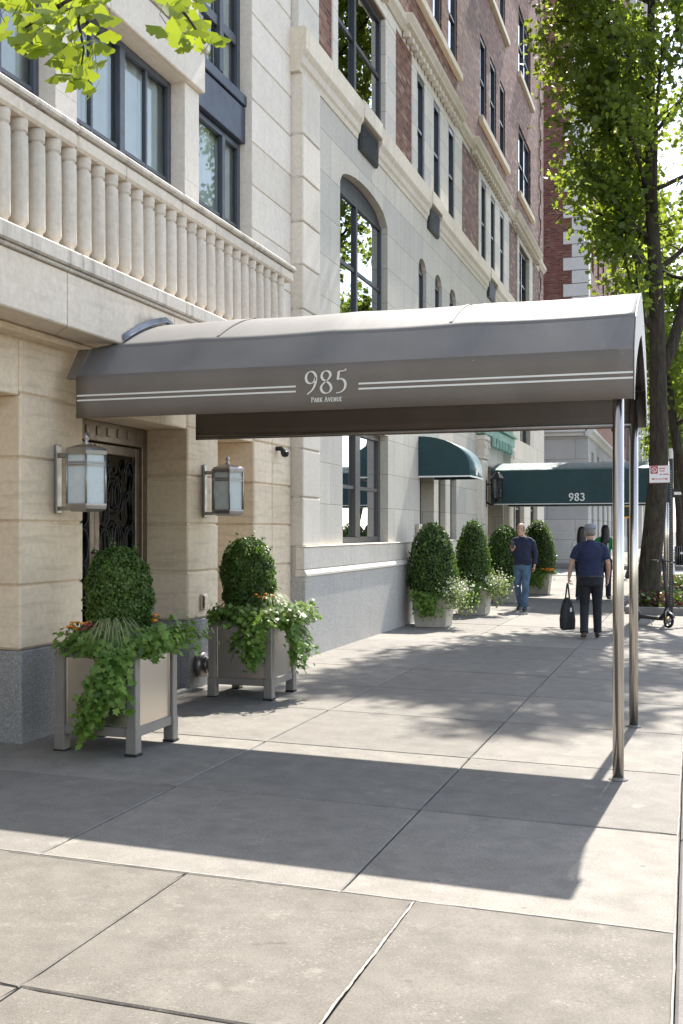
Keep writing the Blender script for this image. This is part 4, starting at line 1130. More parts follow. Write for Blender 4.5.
for k in range(int((H3 - 6.4) / .62)):
    a = .75 if k % 2 else 1.15; mb.box(-4.6 - a, -4.565, Y3 - .035, Y3 + (1.15 if k % 2 else .75), 6.4 + k * .62, 6.4 + (k + 1) * .62 - .03, 0, .01)
mb.build('corner_quoin', M['white_stone'], b3)
pc = 0
for a, b in w3:
    for z in list(np.arange(7.6, 50, 3.3)):
        if pc > 70: break
        f = MB(); x = -4.72
        f.box(x - .06, x, a, a + .08, z, z + 1.9); f.box(x - .06, x, b - .08, b, z, z + 1.9); f.box(x - .06, x, a + .08, b - .08, z + .9, z + 1.0); f.box(x - .06, x, a + .08, b - .08, z, z + .07); f.box(x - .06, x, a + .08, b - .08, z + 1.83, z + 1.9)
        fr = f.build('window', M['frame_black'], b3, fix=False)
        g = MB(); g.quad((x - .03, a, z), (x - .03, b, z), (x - .03, b, z + 1.9), (x - .03, a, z + 1.9)); g.build('pane', M['glass_dark'], fr, fix=False); pc += 1
mb = MB()
for a, b in w3:
    mb.quad((-4.83, a - .1, 7.5), (-4.83, b + .1, 7.5), (-4.83, b + .1, H3 - .5), (-4.83, a - .1, H3 - .5))
    mb.quad((-4.86, a - .1, 1.0), (-4.86, b + .1, 1.0), (-4.86, b + .1, 5.8), (-4.86, a - .1, 5.8))
mb.build('dark_backing', M['room'], b3, fix=False)  # flat dark sheets, the dimness of the rooms painted behind the openings

b4 = thing('apartment_tower', 'very tall pale brick tower block farthest down the avenue, rising behind the trees', 'building', (-15, 115, 0))
w4 = [(88 + 3.6 * k, 89.6 + 3.6 * k) for k in range(14)]
mb = MB(); facade(mb, -4.4, 85, 140, -.3, 75, [dict(y0=a, y1=b, z0=z, z1=z + 1.9) for a, b in w4 for z in np.arange(4, 72, 3.4)], 0, 0, .25)
mb.quad((-4.4, 85, -.3), (-45, 85, -.3), (-45, 85, 75), (-4.4, 85, 75)); mb.quad((-4.4, 140, -.3), (-45, 140, -.3), (-45, 140, 75), (-4.4, 140, 75)); mb.quad((-4.4, 85, 75), (-45, 85, 75), (-45, 140, 75), (-4.4, 140, 75))
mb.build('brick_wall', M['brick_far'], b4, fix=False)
mb = MB()
for k in range(5): mb.box(-4.6, -4.0, 86 + 11 * k, 87.3 + 11 * k, 0, 75.5, 0, .05)
mb.build('stone_pier', M['white_stone'], b4)
mb = MB()
for a, b in w4: mb.quad((-4.6, a, 3.9), (-4.6, b, 3.9), (-4.6, b, 73), (-4.6, a, 73))
mb.build('window_glass', M['glass_dark'], b4, fix=False)
mb = MB(); mb.box(-6, -4.7, 88, 139, 3.5, 74); mb.build('dark_interior', M['room'], b4)
# ------------------------------------------------------------------ planters and their plants
def box_planter(loc, label):
    t = thing('planter_box', label, 'planter', loc, 0, 'square steel planters at the entrance')
    s = .325; H = .73; leg = None
    for i, (sx, sy) in enumerate(((-1, -1), (1, -1), (1, 1), (-1, 1))):
        m = MB(); cx, cy = sx * (s - .04), sy * (s - .04)
        m.box(cx - .036, cx + .036, cy - .036, cy + .036, .012, H, 0, .006); m.box(cx - .042, cx + .042, cy - .042, cy + .042, .012, .19, 0, .006)
        l = m.build('leg', M['planter_frame'], t, local=True)
        m = MB(); m.box(cx - .046, cx + .046, cy - .046, cy + .046, 0, .012); m.build('foot', M['rubber'], l, local=True)
    for z0, z1 in ((.125, .19), (H - .062, H - .006)):
        m = MB(); m.box(-s + .075, s - .075, -s + .012, -s + .055, z0, z1, 0, .004); m.box(-s + .075, s - .075, s - .055, s - .012, z0, z1, 0, .004)
        m.box(-s + .012, -s + .055, -s + .075, s - .075, z0, z1, 0, .004); m.box(s - .055, s - .012, -s + .075, s - .075, z0, z1, 0, .004)
        m.build('rail', M['planter_frame'], t, local=True)
    for k in range(4):
        m = MB(); a = s - .034; q = s - .076
        if k % 2 == 0:
            y = -a if k == 0 else a; m.box(-q, q, y - .006, y + .006, .19, H - .062)
            for x in (-q, q - .014): m.box(x, x + .014, y - .012, y + .012, .19, H - .062)
        else:
            x = -a if k == 1 else a; m.box(x - .006, x + .006, -q, q, .19, H - .062)
            for y in (-q, q - .014): m.box(x - .012, x + .012, y, y + .014, .19, H - .062)
        m.build('side_panel', M['panel'], t, local=True)
    m = MB(); m.box(-s + .06, s - .06, -s + .06, s - .06, H - .10, H - .05); m.build('soil', M['soil'], t, local=True)
    return t

def surf_pts(shape, n, r):
    """points and normals on a clipped shape of revolution; shape: z (0..1) -> radius"""
    z = r.uniform(0, 1, n * 3); rad = np.array([shape(q) for q in z]); keep = r.uniform(0, 1, n * 3) < rad / rad.max() * .9 + .1
    z = z[keep][:n]; rad = rad[keep][:n]; a = r.uniform(0, 2 * PI, len(z))
    dz = np.array([shape(min(1, q + .02)) - shape(max(0, q - .02)) for q in z]) / .04
    return z, rad, a, dz

def boxwood(loc, label, H, shape, n, seed, leaf=.032, name='clipped_boxwood', bump=.06, cat='shrub', group=None, mat='box_leaf', sprig=30):
    r = np.random.default_rng(seed)
    t = thing(name, label, cat, loc, 0, group)
    z, rad, a, dz = surf_pts(shape, n, r)
    bx = np.sin(a * 3 + z * 9 + seed) * np.sin(z * 14 + seed) + .6 * np.sin(a * 7 - z * 17)
    rr = rad * (1 + r.normal(0, .035, len(z)) - np.abs(r.normal(0, .05, len(z)))) + bump * .35 * bx
    P = np.stack([rr * np.cos(a), rr * np.sin(a), z * H], 1)
    nr = np.stack([np.cos(a), np.sin(a), -dz / H], 1); nr /= np.linalg.norm(nr, axis=1)[:, None]
    if sprig:
        k = r.integers(0, len(z), sprig); ex = []; en = []
        for q in k:
            for s in range(9):
                ex.append(P[q] + nr[q] * .007 * s * r.uniform(.6, 1.1) + r.normal(0, .008, 3) + np.array([0, 0, .003 * s])); en.append(nr[q])
        P = np.concatenate([P, ex]); nr = np.concatenate([nr, en])
    leaf_mesh('foliage', P, leaf, T_OVAL, normal=nr * .9, tip=nr * .6 + np.array([0, 0, .5]), jitter=.75, fold=.3, mats=M[mat], parent=t, r=r)
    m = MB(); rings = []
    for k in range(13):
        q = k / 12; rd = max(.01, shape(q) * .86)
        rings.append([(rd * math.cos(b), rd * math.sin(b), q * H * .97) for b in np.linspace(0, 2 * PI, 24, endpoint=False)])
    m.loft(rings); m.build('dark_core', M['core'], t, local=True)  # solid hull painted dark for the shaded inside behind the leaves
    m = MB(); m.tube([(0, 0, -.12), (0, 0, .1)], .03, 8); m.build('stem', M['bark'], t, local=True)
    return t

def egg(rmax, low=.58, p=.55):
    return lambda q: rmax * (low + (1 - low) * math.sin(min(1, q / .45) * PI / 2)) * (1 if q < p else math.sqrt(max(0, 1 - ((q - p) / (1 - p)) ** 2.4)))

def vine_strand(r, start, d, length, drop, step=.028):
    """points of one trailing stem: out over the rim, then hanging"""
    p = np.array(start, float); v = np.array(d, float); out = []
    k = int(length / step)
    for i in range(k):
        v = v + np.array([r.normal(0, .10), r.normal(0, .10), -drop * step * 8]); v /= np.linalg.norm(v)
        p = p + v * step; out.append(p.copy())
    return out

def ivy(loc, label, strands, seed, keep=None, leaf=.048, mat='ivy_leaf', name='trailing_ivy', spread=.028, stems=True, per=2, zmin=.03, wall=None, rim=None):
    r = np.random.default_rng(seed)
    t = thing(name, label, 'plant', loc, 0, None)
    P = []; m = MB()
    for (st, d, L, drop, wide) in strands:
        pts = vine_strand(r, st, d, L, drop)
        good = []
        for i, p in enumerate(pts):
            if rim and abs(p[0]) < rim + .02 and abs(p[1]) < rim + .02 and p[2] < .0:      # slide down outside of the box, not through it
                if abs(p[0]) > abs(p[1]): p[0] = math.copysign(rim + .02, p[0])
                else: p[1] = math.copysign(rim + .02, p[1])
            if loc[2] + p[2] < zmin: break
            good.append(p)
            for q in range(per):
                P.append(p + r.normal(0, spread * wide, 3) + np.array([0, 0, .006]))
        if stems and len(good) > 3 and r.uniform() < .5: m.tube([tuple(p) for p in good[::3]], .0028, 4)
    P = np.array(P)
    if keep is not None: P = P[np.array([keep(p) for p in P])]
    c = P.copy(); c[:, 2] = 0; c /= np.linalg.norm(c, axis=1)[:, None] + 1e-6
    leaf_mesh('leaves', P, leaf, T_IVY, normal=c * 1.1 + np.array([0, 0, .9]), tip=c * .4 + np.array([0, 0, -1.0]), jitter=.55, fold=-.12, mats=M[mat], parent=t, r=r, vary=.4)
    if m.v: m.build('stems', M['bark'], t, local=True)
    return t

def flowers(loc, label, n, rad, seed, mat, name='marigold_clump', size=.022, cat='flowers'):
    r = np.random.default_rng(seed); t = thing(name, label, cat, loc)
    a = r.uniform(0, 2 * PI, n); q = np.sqrt(r.uniform(0, 1, n)) * rad
    P = np.stack([q * np.cos(a), q * np.sin(a), .06 + r.uniform(0, .05, n)], 1)
    m = MB()
    for p in P:
        sc = size * r.uniform(.7, 1.2)
        m.loft([[(p[0] + sc * f * math.cos(b) * (1 + .15 * math.sin(5 * b)), p[1] + sc * f * math.sin(b) * (1 + .15 * math.sin(5 * b)), p[2] + sc * h) for b in np.linspace(0, 2 * PI, 10, endpoint=False)] for f, h in ((.3, -.3), (1, 0), (.8, .4), (.25, .55))], 0, True)
    m.build('blossoms', M[mat], t, local=True)
    P2 = np.repeat(P, 6, 0) + r.normal(0, .022, (n * 6, 3)) - np.array([0, 0, .04])
    leaf_mesh('leaves', P2, .03, T_KITE, normal=np.array([0, 0, 1.0]), jitter=.9, mats=M['box_leaf'], parent=t, r=r)
    return t

def grass_tuft(loc, label, seed, d=(1, -.6), n=150):
    r = np.random.default_rng(seed); t = thing('ornamental_grass', label, 'plant', loc); m = MB()
    for k in range(n):
        a = math.atan2(d[1], d[0]) + r.normal(0, .9); L = r.uniform(.16, .32); hgt = r.uniform(.07, .14); w = r.uniform(.0025, .0045)
        pts = []
        for q in np.linspace(0, 1, 8):
            pts.append((L * q * math.cos(a), L * q * math.sin(a), hgt * math.sin(q * PI * .75) * 1.5 - .14 * q ** 3))
        s = (-math.sin(a), math.cos(a))
        ls = [(p[0] + s[0] * w * (1 - (i / 7) ** 2), p[1] + s[1] * w * (1 - (i / 7) ** 2), p[2]) for i, p in enumerate(pts)]
        rs = [(p[0] - s[0] * w * (1 - (i / 7) ** 2), p[1] - s[1] * w * (1 - (i / 7) ** 2), p[2]) for i, p in enumerate(pts)]
        m.loft([ls, rs], 0, True, False, False)
    m.build('blades', M['grass_leaf'], t, local=True, fix=False)
    return t

def rim_strands(r, n, rim, sides, L=(.18, .42), drop=(.25, .6), wide=1.0, inner=.6):
    S = []
    for k in range(n):
        side = sides[r.integers(0, len(sides))]; u = r.uniform(-1, 1) * rim
        base = {'f': ((u, -rim * inner, .0), (u * .4, -1, .5)), 'r': ((rim * inner, u, .0), (1, u * .4, .5)), 'l': ((-rim * inner, u, .0), (-1, u * .4, .5)), 'b': ((u, rim * inner, .0), (u * .4, 1, .5))}[side]
        S.append((base[0], base[1], r.uniform(*L), r.uniform(*drop), wide))
    return S

# near planter, in the shade of the canopy
A = (-3.985, 7.04); zA = gz(A[0])
box_planter((A[0], A[1], zA), 'square steel and taupe planter box nearest the camera, left of the iron door')
boxwood((A[0], A[1] + .02, zA + .70), 'egg shaped clipped boxwood in the nearest steel planter', .745, egg(.228), 15000, 11, leaf=.023, sprig=60, group='boxwoods at the entrance')
r = np.random.default_rng(5)
S = rim_strands(r, 95, .25, 'ffrrrb', (.14, .34), (.12, .4), 1.2)
S += rim_strands(r, 40, .27, 'r', (.25, .5), (.06, .25), 1.3)
for k in range(46): S.append(((r.uniform(.0, .30), -.2, .0), (r.uniform(-.2, .15), -1, .5), r.uniform(.4, .66), r.uniform(.5, .9), 1.1))
for k in range(16): S.append(((r.uniform(.02, .2), -.22, .0), (-.22, -1, .3), r.uniform(.65, .85), r.uniform(.7, 1.1), 1.0))
for k in range(120): S.append(((r.uniform(-.24, .24), r.uniform(-.25, -.05), .03), (r.normal(), r.normal(), .4), .12, .1, 1.5))
ivy((A[0], A[1], zA + .71), 'mass of trailing ivy spilling over the front of the nearest steel planter', S, 21, leaf=.043, keep=lambda p: p[0] > -.29 and (p[2] > -.015 or p[0] > .29 or (.14 + .45 * p[2] < p[0] < .55 + .9 * p[2])), rim=.315, stems=False)
flowers((A[0] - .19, A[1] - .17, zA + .80), 'clump of orange marigolds in the front left corner of the nearest planter', 20, .10, 31, 'orange')
flowers((A[0] + .20, A[1] + .10, zA + .84), 'few orange marigolds right of the boxwood in the nearest planter', 10, .08, 32, 'orange')
flowers((A[0] - .07, A[1] - .22, zA + .79), 'dark red flowers beside the marigolds in the nearest planter', 12, .08, 33, 'maroon', 'red_flower_clump')
grass_tuft((A[0] + .06, A[1] - .18, zA + .78), 'striped ornamental grass arching over the ivy of the nearest planter', 41)
# second planter, lit by the sun
Bp = (-4.0, 9.64); zB = gz(Bp[0])
box_planter((Bp[0], Bp[1], zB), 'square steel and taupe planter box right of the iron door, in the sun')
boxwood((Bp[0] - .05, Bp[1], zB + .70), 'egg shaped clipped boxwood in the sunny steel planter', .80, egg(.245), 15000, 12, leaf=.023, sprig=60, group='boxwoods at the entrance')
r = np.random.default_rng(6)
S = rim_strands(r, 70, .27, 'ffrrl', (.16, .36), (.10, .4), 1.3)
S += rim_strands(r, 36, .27, 'r', (.25, .5), (.1, .3), 1.2)
for k in range(26): S.append(((r.uniform(.08, .22), -.2, .0), (r.uniform(-.1, .2), -1, .45), r.uniform(.45, .62), r.uniform(.5, .9), 1.0))
for k in range(14): S.append(((.22, r.uniform(-.2, .2), .0), (1, r.uniform(-.4, .2), .4), r.uniform(.5, .65), r.uniform(.4, .8), 1.0))
for k in range(90): S.append(((r.uniform(-.24, .24), r.uniform(-.25, -.05), .03), (r.normal(), r.normal(), .4), .12, .1, 1.5))
ivy((Bp[0], Bp[1], zB + .71), 'trailing ivy spilling over the front and right side of the sunny planter', S, 22, leaf=.045, keep=lambda p: p[0] > -.33 and (p[2] > -.06 or p[0] > .29 or (-.24 - .85 * p[2] < p[0])), rim=.30)
S = rim_strands(r, 34, .27, 'r', (.2, .42), (.15, .4), 1.2) + rim_strands(r, 26, .27, 'f', (.12, .22), (.1, .3), 1.2)
ivy((Bp[0] + .05, Bp[1] - .05, zB + .76), 'pale variegated creeper over the right rim of the sunny planter', S, 23, leaf=.034, mat='ivy_pale', name='variegated_creeper', rim=.32)
flowers((Bp[0] + .12, Bp[1] - .12, zB + .86), 'orange marigolds in front of the boxwood in the sunny planter', 15, .12, 34, 'orange')
grass_tuft((Bp[0] + .18, Bp[1] - .05, zB + .80), 'striped ornamental grass drooping from the sunny planter', 42, (1, -.3), 130)

# stone pots farther along the wall
def stone_pot(loc, label, b=.25, tp=.31, H=.50):
    t = thing('stone_pot', label, 'planter', loc, 0, 'tapered stone pots by the farther doors')
    m = MB()
    def sq(r_, z): return [(-r_, -r_, z), (r_, -r_, z), (r_, r_, z), (-r_, r_, z)]
    m.loft([sq(b, 0), sq(tp - .012, H - .05), sq(tp, H - .05), sq(tp, H), sq(tp - .04, H), sq(tp - .05, H - .07)], 0, False)
    for k in range(4):
        a = k * PI / 2; c, s = math.cos(a), math.sin(a)
        f = lambda x, z, y: (x * c - y * s, x * s + y * c, z)
        y0 = -(b + (tp - .012 - b) * .15) - .004; y1 = -(b + (tp - .012 - b) * .8) - .006
        m.add([f(-.14, .09, y0), f(.14, .09, y0), f(.17, .38, y1), f(-.17, .38, y1)], [(0, 1, 2, 3)])
    m.build('pot_body', M['pot'], t, local=True)
    m = MB(); m.add(sq(tp - .045, H - .04), [(0, 1, 2, 3)]); m.build('soil', M['soil'], t, local=True)
    return t
def cone_shape(rmax, rl): return lambda q: rmax * (rl + (1 - rl) * math.sin(min(1, q / .25) * PI / 2)) * (math.sqrt(max(0, 1 - (max(0, q - .25) / .75) ** 2.0)) * .97 + .03 * (1 - q))
POTS = [((-4.02, 17.4), 1.22, .40, 'first', 51), ((-3.88, 20.15), 1.28, .33, 'second', 52), ((-3.86, 23.75), 1.20, .42, 'third', 53), ((-3.62, 27.3), 1.35, .44, 'fourth', 54)]
desc = ['stone pot at the near side of the small green awning', 'stone pot at the far side of the small green awning', 'stone pot with pink flowers before the green canopy', 'pale stone pot beyond the man in jeans']
bdesc = ['broad cone shaped boxwood nearest the side window of the limestone wall', 'sunlit narrow cone shaped boxwood under the far edge of the small awning', 'dark dome shaped boxwood left of the man in jeans', 'rounded boxwood partly hidden behind the head of the man in jeans']
idesc = ['ivy hanging down the front of the pot before the small awning', 'ivy draped over the pot at the far side of the small awning', 'ivy hanging from the pot left of the man in jeans', 'thin ivy on the pale pot beyond the man in jeans']
for i, ((x, y), H, rd, _, sd) in enumerate(POTS):
    z = gz(x); stone_pot((x, y, z), desc[i])
    boxwood((x - .02, y, z + .47), bdesc[i], H, cone_shape(rd, .75), 6500, sd, leaf=.036, name='cone_boxwood', group='boxwoods in the stone pots')
    r = np.random.default_rng(sd)
    S = rim_strands(r, 34, .27, 'ffrl', (.18, .4), (.3, .8), 1.2)
    for k in range(22): S.append(((r.uniform(-.12, .12), -.22, 0), (r.uniform(-.2, .2), -1, .3), r.uniform(.35, .5), .9, 1.1))
    ivy((x, y, z + .51), idesc[i], S, sd + 1, leaf=.05, rim=.31, stems=False)
for (x, y, lab, sd) in ((-3.62, 17.2, 'white flowering plant spilling right of the first stone pot', 61), (-3.45, 20.0, 'white flowering plant spilling right of the second stone pot', 62)):
    r = np.random.default_rng(sd); t = thing('white_flower_plant', lab, 'flowers', (x, y, gz(x) + .52))
    P = r.normal(0, 1, (900, 3)) * np.array([.13, .12, .13]) + np.array([0, 0, .0]); P = P[P[:, 2] > -.42]
    leaf_mesh('leaves', P, .04, T_OVAL, normal=np.array([.2, -.3, .8]), jitter=.9, mats=M['ivy_pale'], parent=t, r=r)
    P = r.normal(0, 1, (330, 3)) * np.array([.13, .12, .10]) + np.array([.03, -.04, .08])
    leaf_mesh('petal_cluster', P, .034, T_OVAL, normal=np.array([.2, -.5, .6]), jitter=.9, mats=M['white_petal'], parent=t, r=r)
flowers((-4.13, 23.5, gz(-4) + .56), 'two pink flowers among dark leaves left of the man in jeans', 7, .16, 63, 'red_print', 'pink_flower_clump', .03)
flowers((-3.42, 27.1, gz(-3.4) + .52), 'orange flowers in the pale pot beyond the man in jeans', 26, .18, 64, 'orange', 'orange_flower_clump', .045)

# ------------------------------------------------------------------ trees
def tree(name, label, loc, H, seed, trunk_r=.24, cb=3.6, rad=3.3, nl=13, leaf=.12, per=26, mat='tree_leaf', lean=(0, 0), fork=True, templ=T_MAPLE, extra=(), group=None, sub=7, sig=.26, zlow=.0, keep=None):
    r = np.random.default_rng(seed); t = thing(name, label, 'tree', loc, 0, group)
    m = MB(); P = []
    def bend(p, d, L, n, r0, r1, up=.12, wig=.10):
        pts = [np.array(p, float)]; v = np.array(d, float); v /= np.linalg.norm(v)
        for i in range(n):
            v = v + r.normal(0, wig, 3) + np.array([0, 0, up]); v /= np.linalg.norm(v); pts.append(pts[-1] + v * L / n)
        rr = [r0 + (r1 - r0) * (i / n) for i in range(n + 1)]
        return pts, rr
    n = 16; tp = [np.array([0., 0., 0.])]; v = np.array([lean[0], lean[1], 1.0])
    for i in range(n):
        v = v + np.append(r.normal(0, .035, 2), 0); v /= np.linalg.norm(v); tp.append(tp[-1] + v * H * .92 / n)
    tr = [trunk_r * (1 - .9 * (i / n) ** .9) + .012 for i in range(n + 1)]
    rings = [tuple(p) for p in tp]
    m.tube([(0, 0, -.1)] + rings, [trunk_r * 1.5] + [trunk_r * 1.16 if i == 0 else tr[i] for i in range(n + 1)], 14)
    ends = []
    def cluster(pts, start, L):
        for q in pts[start:]:
            k = max(2, int(per * r.uniform(.5, 1.3)))
            P.append(q + r.normal(0, 1, (k, 3)) * np.array([sig, sig, sig * .8]))
    limbs = []
    for k in range(nl):
        f = (k + .5) / nl; z = cb + (H * .90 - cb) * f ** .95
        i = min(n - 1, int(z / (H * .92) * n)); base = tp[i] + (tp[i + 1] - tp[i]) * ((z / (H * .92) * n) - i)
        a = k * 2.4 + r.uniform(-.4, .4)
        L = rad * (.55 + .45 * math.sin(PI * min(1, .25 + .75 * f) ** .9)) * r.uniform(.85, 1.15) * (1 - .35 * f)
        limbs.append((base, (math.cos(a), math.sin(a), .35 + .7 * f), L, tr[i] * .45))
    for e in extra:
        z, d, L, rr0 = e; i = min(n - 1, int(z / (H * .92) * n)); limbs.append((tp[i], d, L, rr0))
    for base, d, L, r0 in limbs:
        if keep is not None and d[0] < -.35 and base[2] < 9.3: L *= .72
        pts, rr = bend(base, d, L, 9, r0, .014)
        m.tube([tuple(p) for p in pts], rr, 7)
        cluster(pts, 5, L)
        for s in range(sub):
            j = 2 + int(r.integers(0, 7)); dv = pts[min(9, j + 1)] - pts[j]; dv /= np.linalg.norm(dv)
            dd = dv * .6 + r.normal(0, .65, 3) + np.array([0, 0, .05]); l2 = L * r.uniform(.28, .5)
            p2, r2 = bend(pts[j], dd, l2, 6, max(.008, rr[j] * .5), .005, .03, .14)
            m.tube([tuple(p) for p in p2], r2, 5); cluster(p2, 2, l2)
    m.build('trunk', M['bark'], t, local=True, fix=False)
    P = np.concatenate(P); P = P[P[:, 2] > zlow]
    if keep is not None: P = P[np.array([keep(p, r) for p in P])]
    leaf_mesh('crown', P, leaf, templ, normal=np.array([0, 0, .55]), tip=np.array([0, 0, -.6]), jitter=.8, mats=M[mat], parent=t, r=r)
    return t, len(P)

t1, nn = tree('street_tree', 'nearest street tree with thick bark trunk beside the parking sign', (-.88, 23.4, gz(-.7)), 16.4, 3, .23, 6.6, 3.4, 16, .115, 20, lean=(.012, .0),
     extra=[(6.3, (-.9, -.25, .95), 3.4, .09), (7.4, (-.8, -.1, 1.0), 3.9, .09), (5.6, (.5, .3, 1.4), 7.0, .14), (9.5, (-.9, .1, .7), 3.8, .07), (10.5, (-.8, -.7, .6), 3.2, .06), (11.5, (-.9, -.1, .5), 3.4, .06), (8.3, (-1, -.5, .55), 3.3, .06), (8.8, (-1, .4, .6), 3.4, .06), (10.8, (-1, .15, .4), 3.9, .06), (13, (-1, -.3, .3), 4.0, .05), (12.5, (-.9, .2, .5), 3.2, .05), (9.0, (-.3, -.9, .6), 3.0, .05)], group='street trees along the kerb', sub=8, zlow=2.6, sig=.21,
     keep=lambda p, r_: p[0] > -1.6 - max(0, min(3.0, (p[2] - 8.2) * .6)) + r_.normal(0, .18))

t2, nn = tree('street_tree', 'second street tree behind the nearest one, pale green against the light', (.25, 31.0, gz(-.2)), 13.5, 8, .18, 4.2, 2.2, 15, .14, 22, group='street trees along the kerb', sub=7, zlow=2.3)
FT = [(-.5, 58), (-.4, 66), (-.5, 75), (-.4, 86), (-.5, 98)]
fl = ['first street tree across the side street, behind the traffic signal', 'street tree farther up the avenue, second beyond the side street', 'street tree farther up the avenue, third beyond the side street', 'street tree far up the avenue, fourth beyond the side street', 'last and smallest street tree in the avenue row']
t3, nn = tree('street_tree', fl[0], (FT[0][0], FT[0][1], -.04), 12.5, 15, .2, 3.2, 3.3, 13, .2, 12, mat='far_leaf', group='street trees along the kerb', templ=T_OVAL, sub=6, sig=.32)
for k, (x, y) in enumerate(FT[1:]):
    c = copy_tree(t3); c.location = (x, y, -.04); c.rotation_euler = (0, 0, 1.3 * k + .7); c['label'] = fl[k + 1]
# trees of the planted median, seen in the window panes and at the right edge
ml = ['median tree reflected in the large arched window', 'median tree farther along, reflected in the upper windows', 'median tree at the far end of the planted strip']
for k, (x, y) in enumerate(((17.5, 34), (18, 46), (17.5, 62))):
    c = copy_tree(t3); c.location = (x, y, -.1); c.rotation_euler = (0, 0, 2.1 * k); c.scale = (1.25, 1.25, 1.15); c['label'] = ml[k]; c['group'] = 'trees on the avenue median'

# overhanging ginkgo branch: its trunk stands at the kerb to the right of the camera
gk = thing('ginkgo_tree', 'ginkgo tree whose bright fan shaped leaves hang in at the top left', 'tree', (.55, 1.3, -.04))
m = MB(); m.tube([(0, 0, -.1), (0, 0, .6), (.03, .02, 2.2), (.0, .05, 3.6), (-.1, .1, 5.2)], [.16, .13, .12, .10, .07], 12)
def loc_of(px, py, d):
    rr_ = (px - CX) / F_PX * d; X = rr_ * math.cos(TH) - d * math.sin(TH); Y = rr_ * math.sin(TH) + d * math.cos(TH)
    return np.array([X - .55, Y - 1.3, HC - (py - HY) / F_PX * d + .04])
def q(px, py, d): return tuple(loc_of(px, py, d))
m.tube([(.02, .03, 3.0), (-.6, .3, 3.7), (-1.4, .8, 3.6), q(150, -40, 3.0), q(90, -12, 3.0), q(55, 8, 2.95), q(25, 28, 2.95)], [.05, .035, .022, .012, .008, .005, .003], 6)
m.tube([q(150, -40, 3.0), q(166, -10, 3.0), q(188, 18, 3.0), q(203, 40, 3.0)], [.010, .007, .004, .002], 5)
m.tube([q(90, -12, 3.0), q(78, 20, 3.0), q(84, 50, 3.0), q(80, 75, 3.0)], [.006, .005, .003, .002], 5)
m.tube([q(55, 8, 2.95), q(95, 12, 3.02), q(106, 22, 3.05)], [.004, .003, .002], 5)
GKM = m
gp_ = [(14, 20), (26, 18), (34, 20), (50, 36), (68, 22), (62, 64), (76, 76), (64, 78), (74, 42), (46, 8), (86, 62), (58, 10), (98, 70), (92, 80), (28, 46), (36, 52), (10, 3), (70, 6),
      (8, 10), (22, 6), (38, 5), (52, 2), (64, 12), (78, 4), (6, 32), (18, 26), (30, 32), (44, 26), (40, 42), (20, 44), (58, 24), (72, 32), (60, 44), (76, 22), (52, 56), (66, 58), (80, 54), (70, 70), (60, 70), (74, 84), (90, 70), (86, 46), (104, 6), (97, 16), (92, 20), (108, 26), (5, 40), (32, 15), (48, 14), (84, 14), (66, 34), (78, 64),
      (164, 6), (176, 2), (188, 6), (178, 20), (170, 36), (182, 38), (192, 22), (196, 12), (198, 36), (204, 46), (186, 52), (206, 32), (190, 30), (174, 12)]
FAN = [(0, -.5)] + [((.96 - (.26 if abs(t) < .06 else (.06 if abs(t) < .2 else 0)) + .045 * math.sin(t * 13)) * math.sin(t), -.5 + (.96 - (.26 if abs(t) < .06 else (.06 if abs(t) < .2 else 0)) + .045 * math.sin(t * 13)) * math.cos(t)) for t in np.linspace(1.08, -1.08, 19)]
ff = [(0, i, i + 1) for i in range(1, 19)]
r = np.random.default_rng(77); P = np.array([loc_of(a + r.normal(0, 2), b_ + r.normal(0, 2), 2.95 + r.normal(0, .12)) for a, b_ in gp_])
P = np.concatenate([P, P + r.normal(0, 1, P.shape) * np.array([.018, .06, .018])])
for p_ in P[:60]: GKM.tube([tuple(p_ + np.array([0, 0, .022])), tuple(p_ + np.array([r.normal(0, .01), .004, .05])), tuple(p_ + np.array([r.normal(0, .02), .01, .078]))], [.0009, .0008, .0007], 4)
GKM.build('trunk', M['bark'], gk, local=True, fix=False)
Q = []
for k in range(260):     # the rest of the bough, above the picture
    f_ = r.uniform(0, 1); Q.append(np.array([-1.1 - 1.2 * f_, .6 + 1.1 * f_, 3.55]) + r.normal(0, 1, 3) * np.array([.3, .3, .14]) + np.array([0, 0, .22]))
P = np.concatenate([P, np.array(Q)])
leaf_mesh('leaves', P, .043, (FAN, ff), normal=np.array([.1, -.9, .25]), tip=np.array([0, -.1, -.9]), jitter=.42, fold=.10, mats=M['ginkgo_leaf'], parent=gk, r=r, vary=.22)

# planting bed round the nearest trees
bx0, bx1, by0, by1 = -1.22, -.10, 21.6, 25.6
for (y0, y1) in ((21.6, 25.6), (29.8, 32.4)):
    m = MB()
    m.box(bx0, bx0 + .11, y0, y1, -.1, .12, 0, .015); m.box(bx0 + .112, bx1, y0, y0 + .11, -.1, .12, 0, .015); m.box(bx0 + .112, bx1, y1 - .11, y1, -.1, .12, 0, .015)
    m.build('planting_bed_kerb', M['curb'])['kind'] = 'structure'
    o = sheet('planting_bed_soil', bx0 + .11, bx1, y0 + .11, y1 - .11, lambda x: .05, M['soil'])
r = np.random.default_rng(91)
for nm, mt, n_, yy in (('coleus_bed', 'pink_leaf', 420, (21.8, 25.4)), ('coleus_bed', 'red_leaf', 1300, (21.8, 25.4)), ('coleus_bed', 'box_leaf', 1200, (21.8, 25.4)), ('coleus_bed', 'pink_leaf', 300, (30.0, 32.2)), ('coleus_bed', 'box_leaf', 800, (30.0, 32.2))):
    P = np.stack([r.uniform(bx0 + .16, bx1 - .02, n_), r.uniform(*yy, n_), .08 + r.uniform(0, .30, n_) ** 1.1], 1)
    o = leaf_mesh(nm, P, .085, T_OVAL, normal=np.array([0, 0, .8]), jitter=.8, mats=M[mt], r=r); tag(o, kind='stuff')
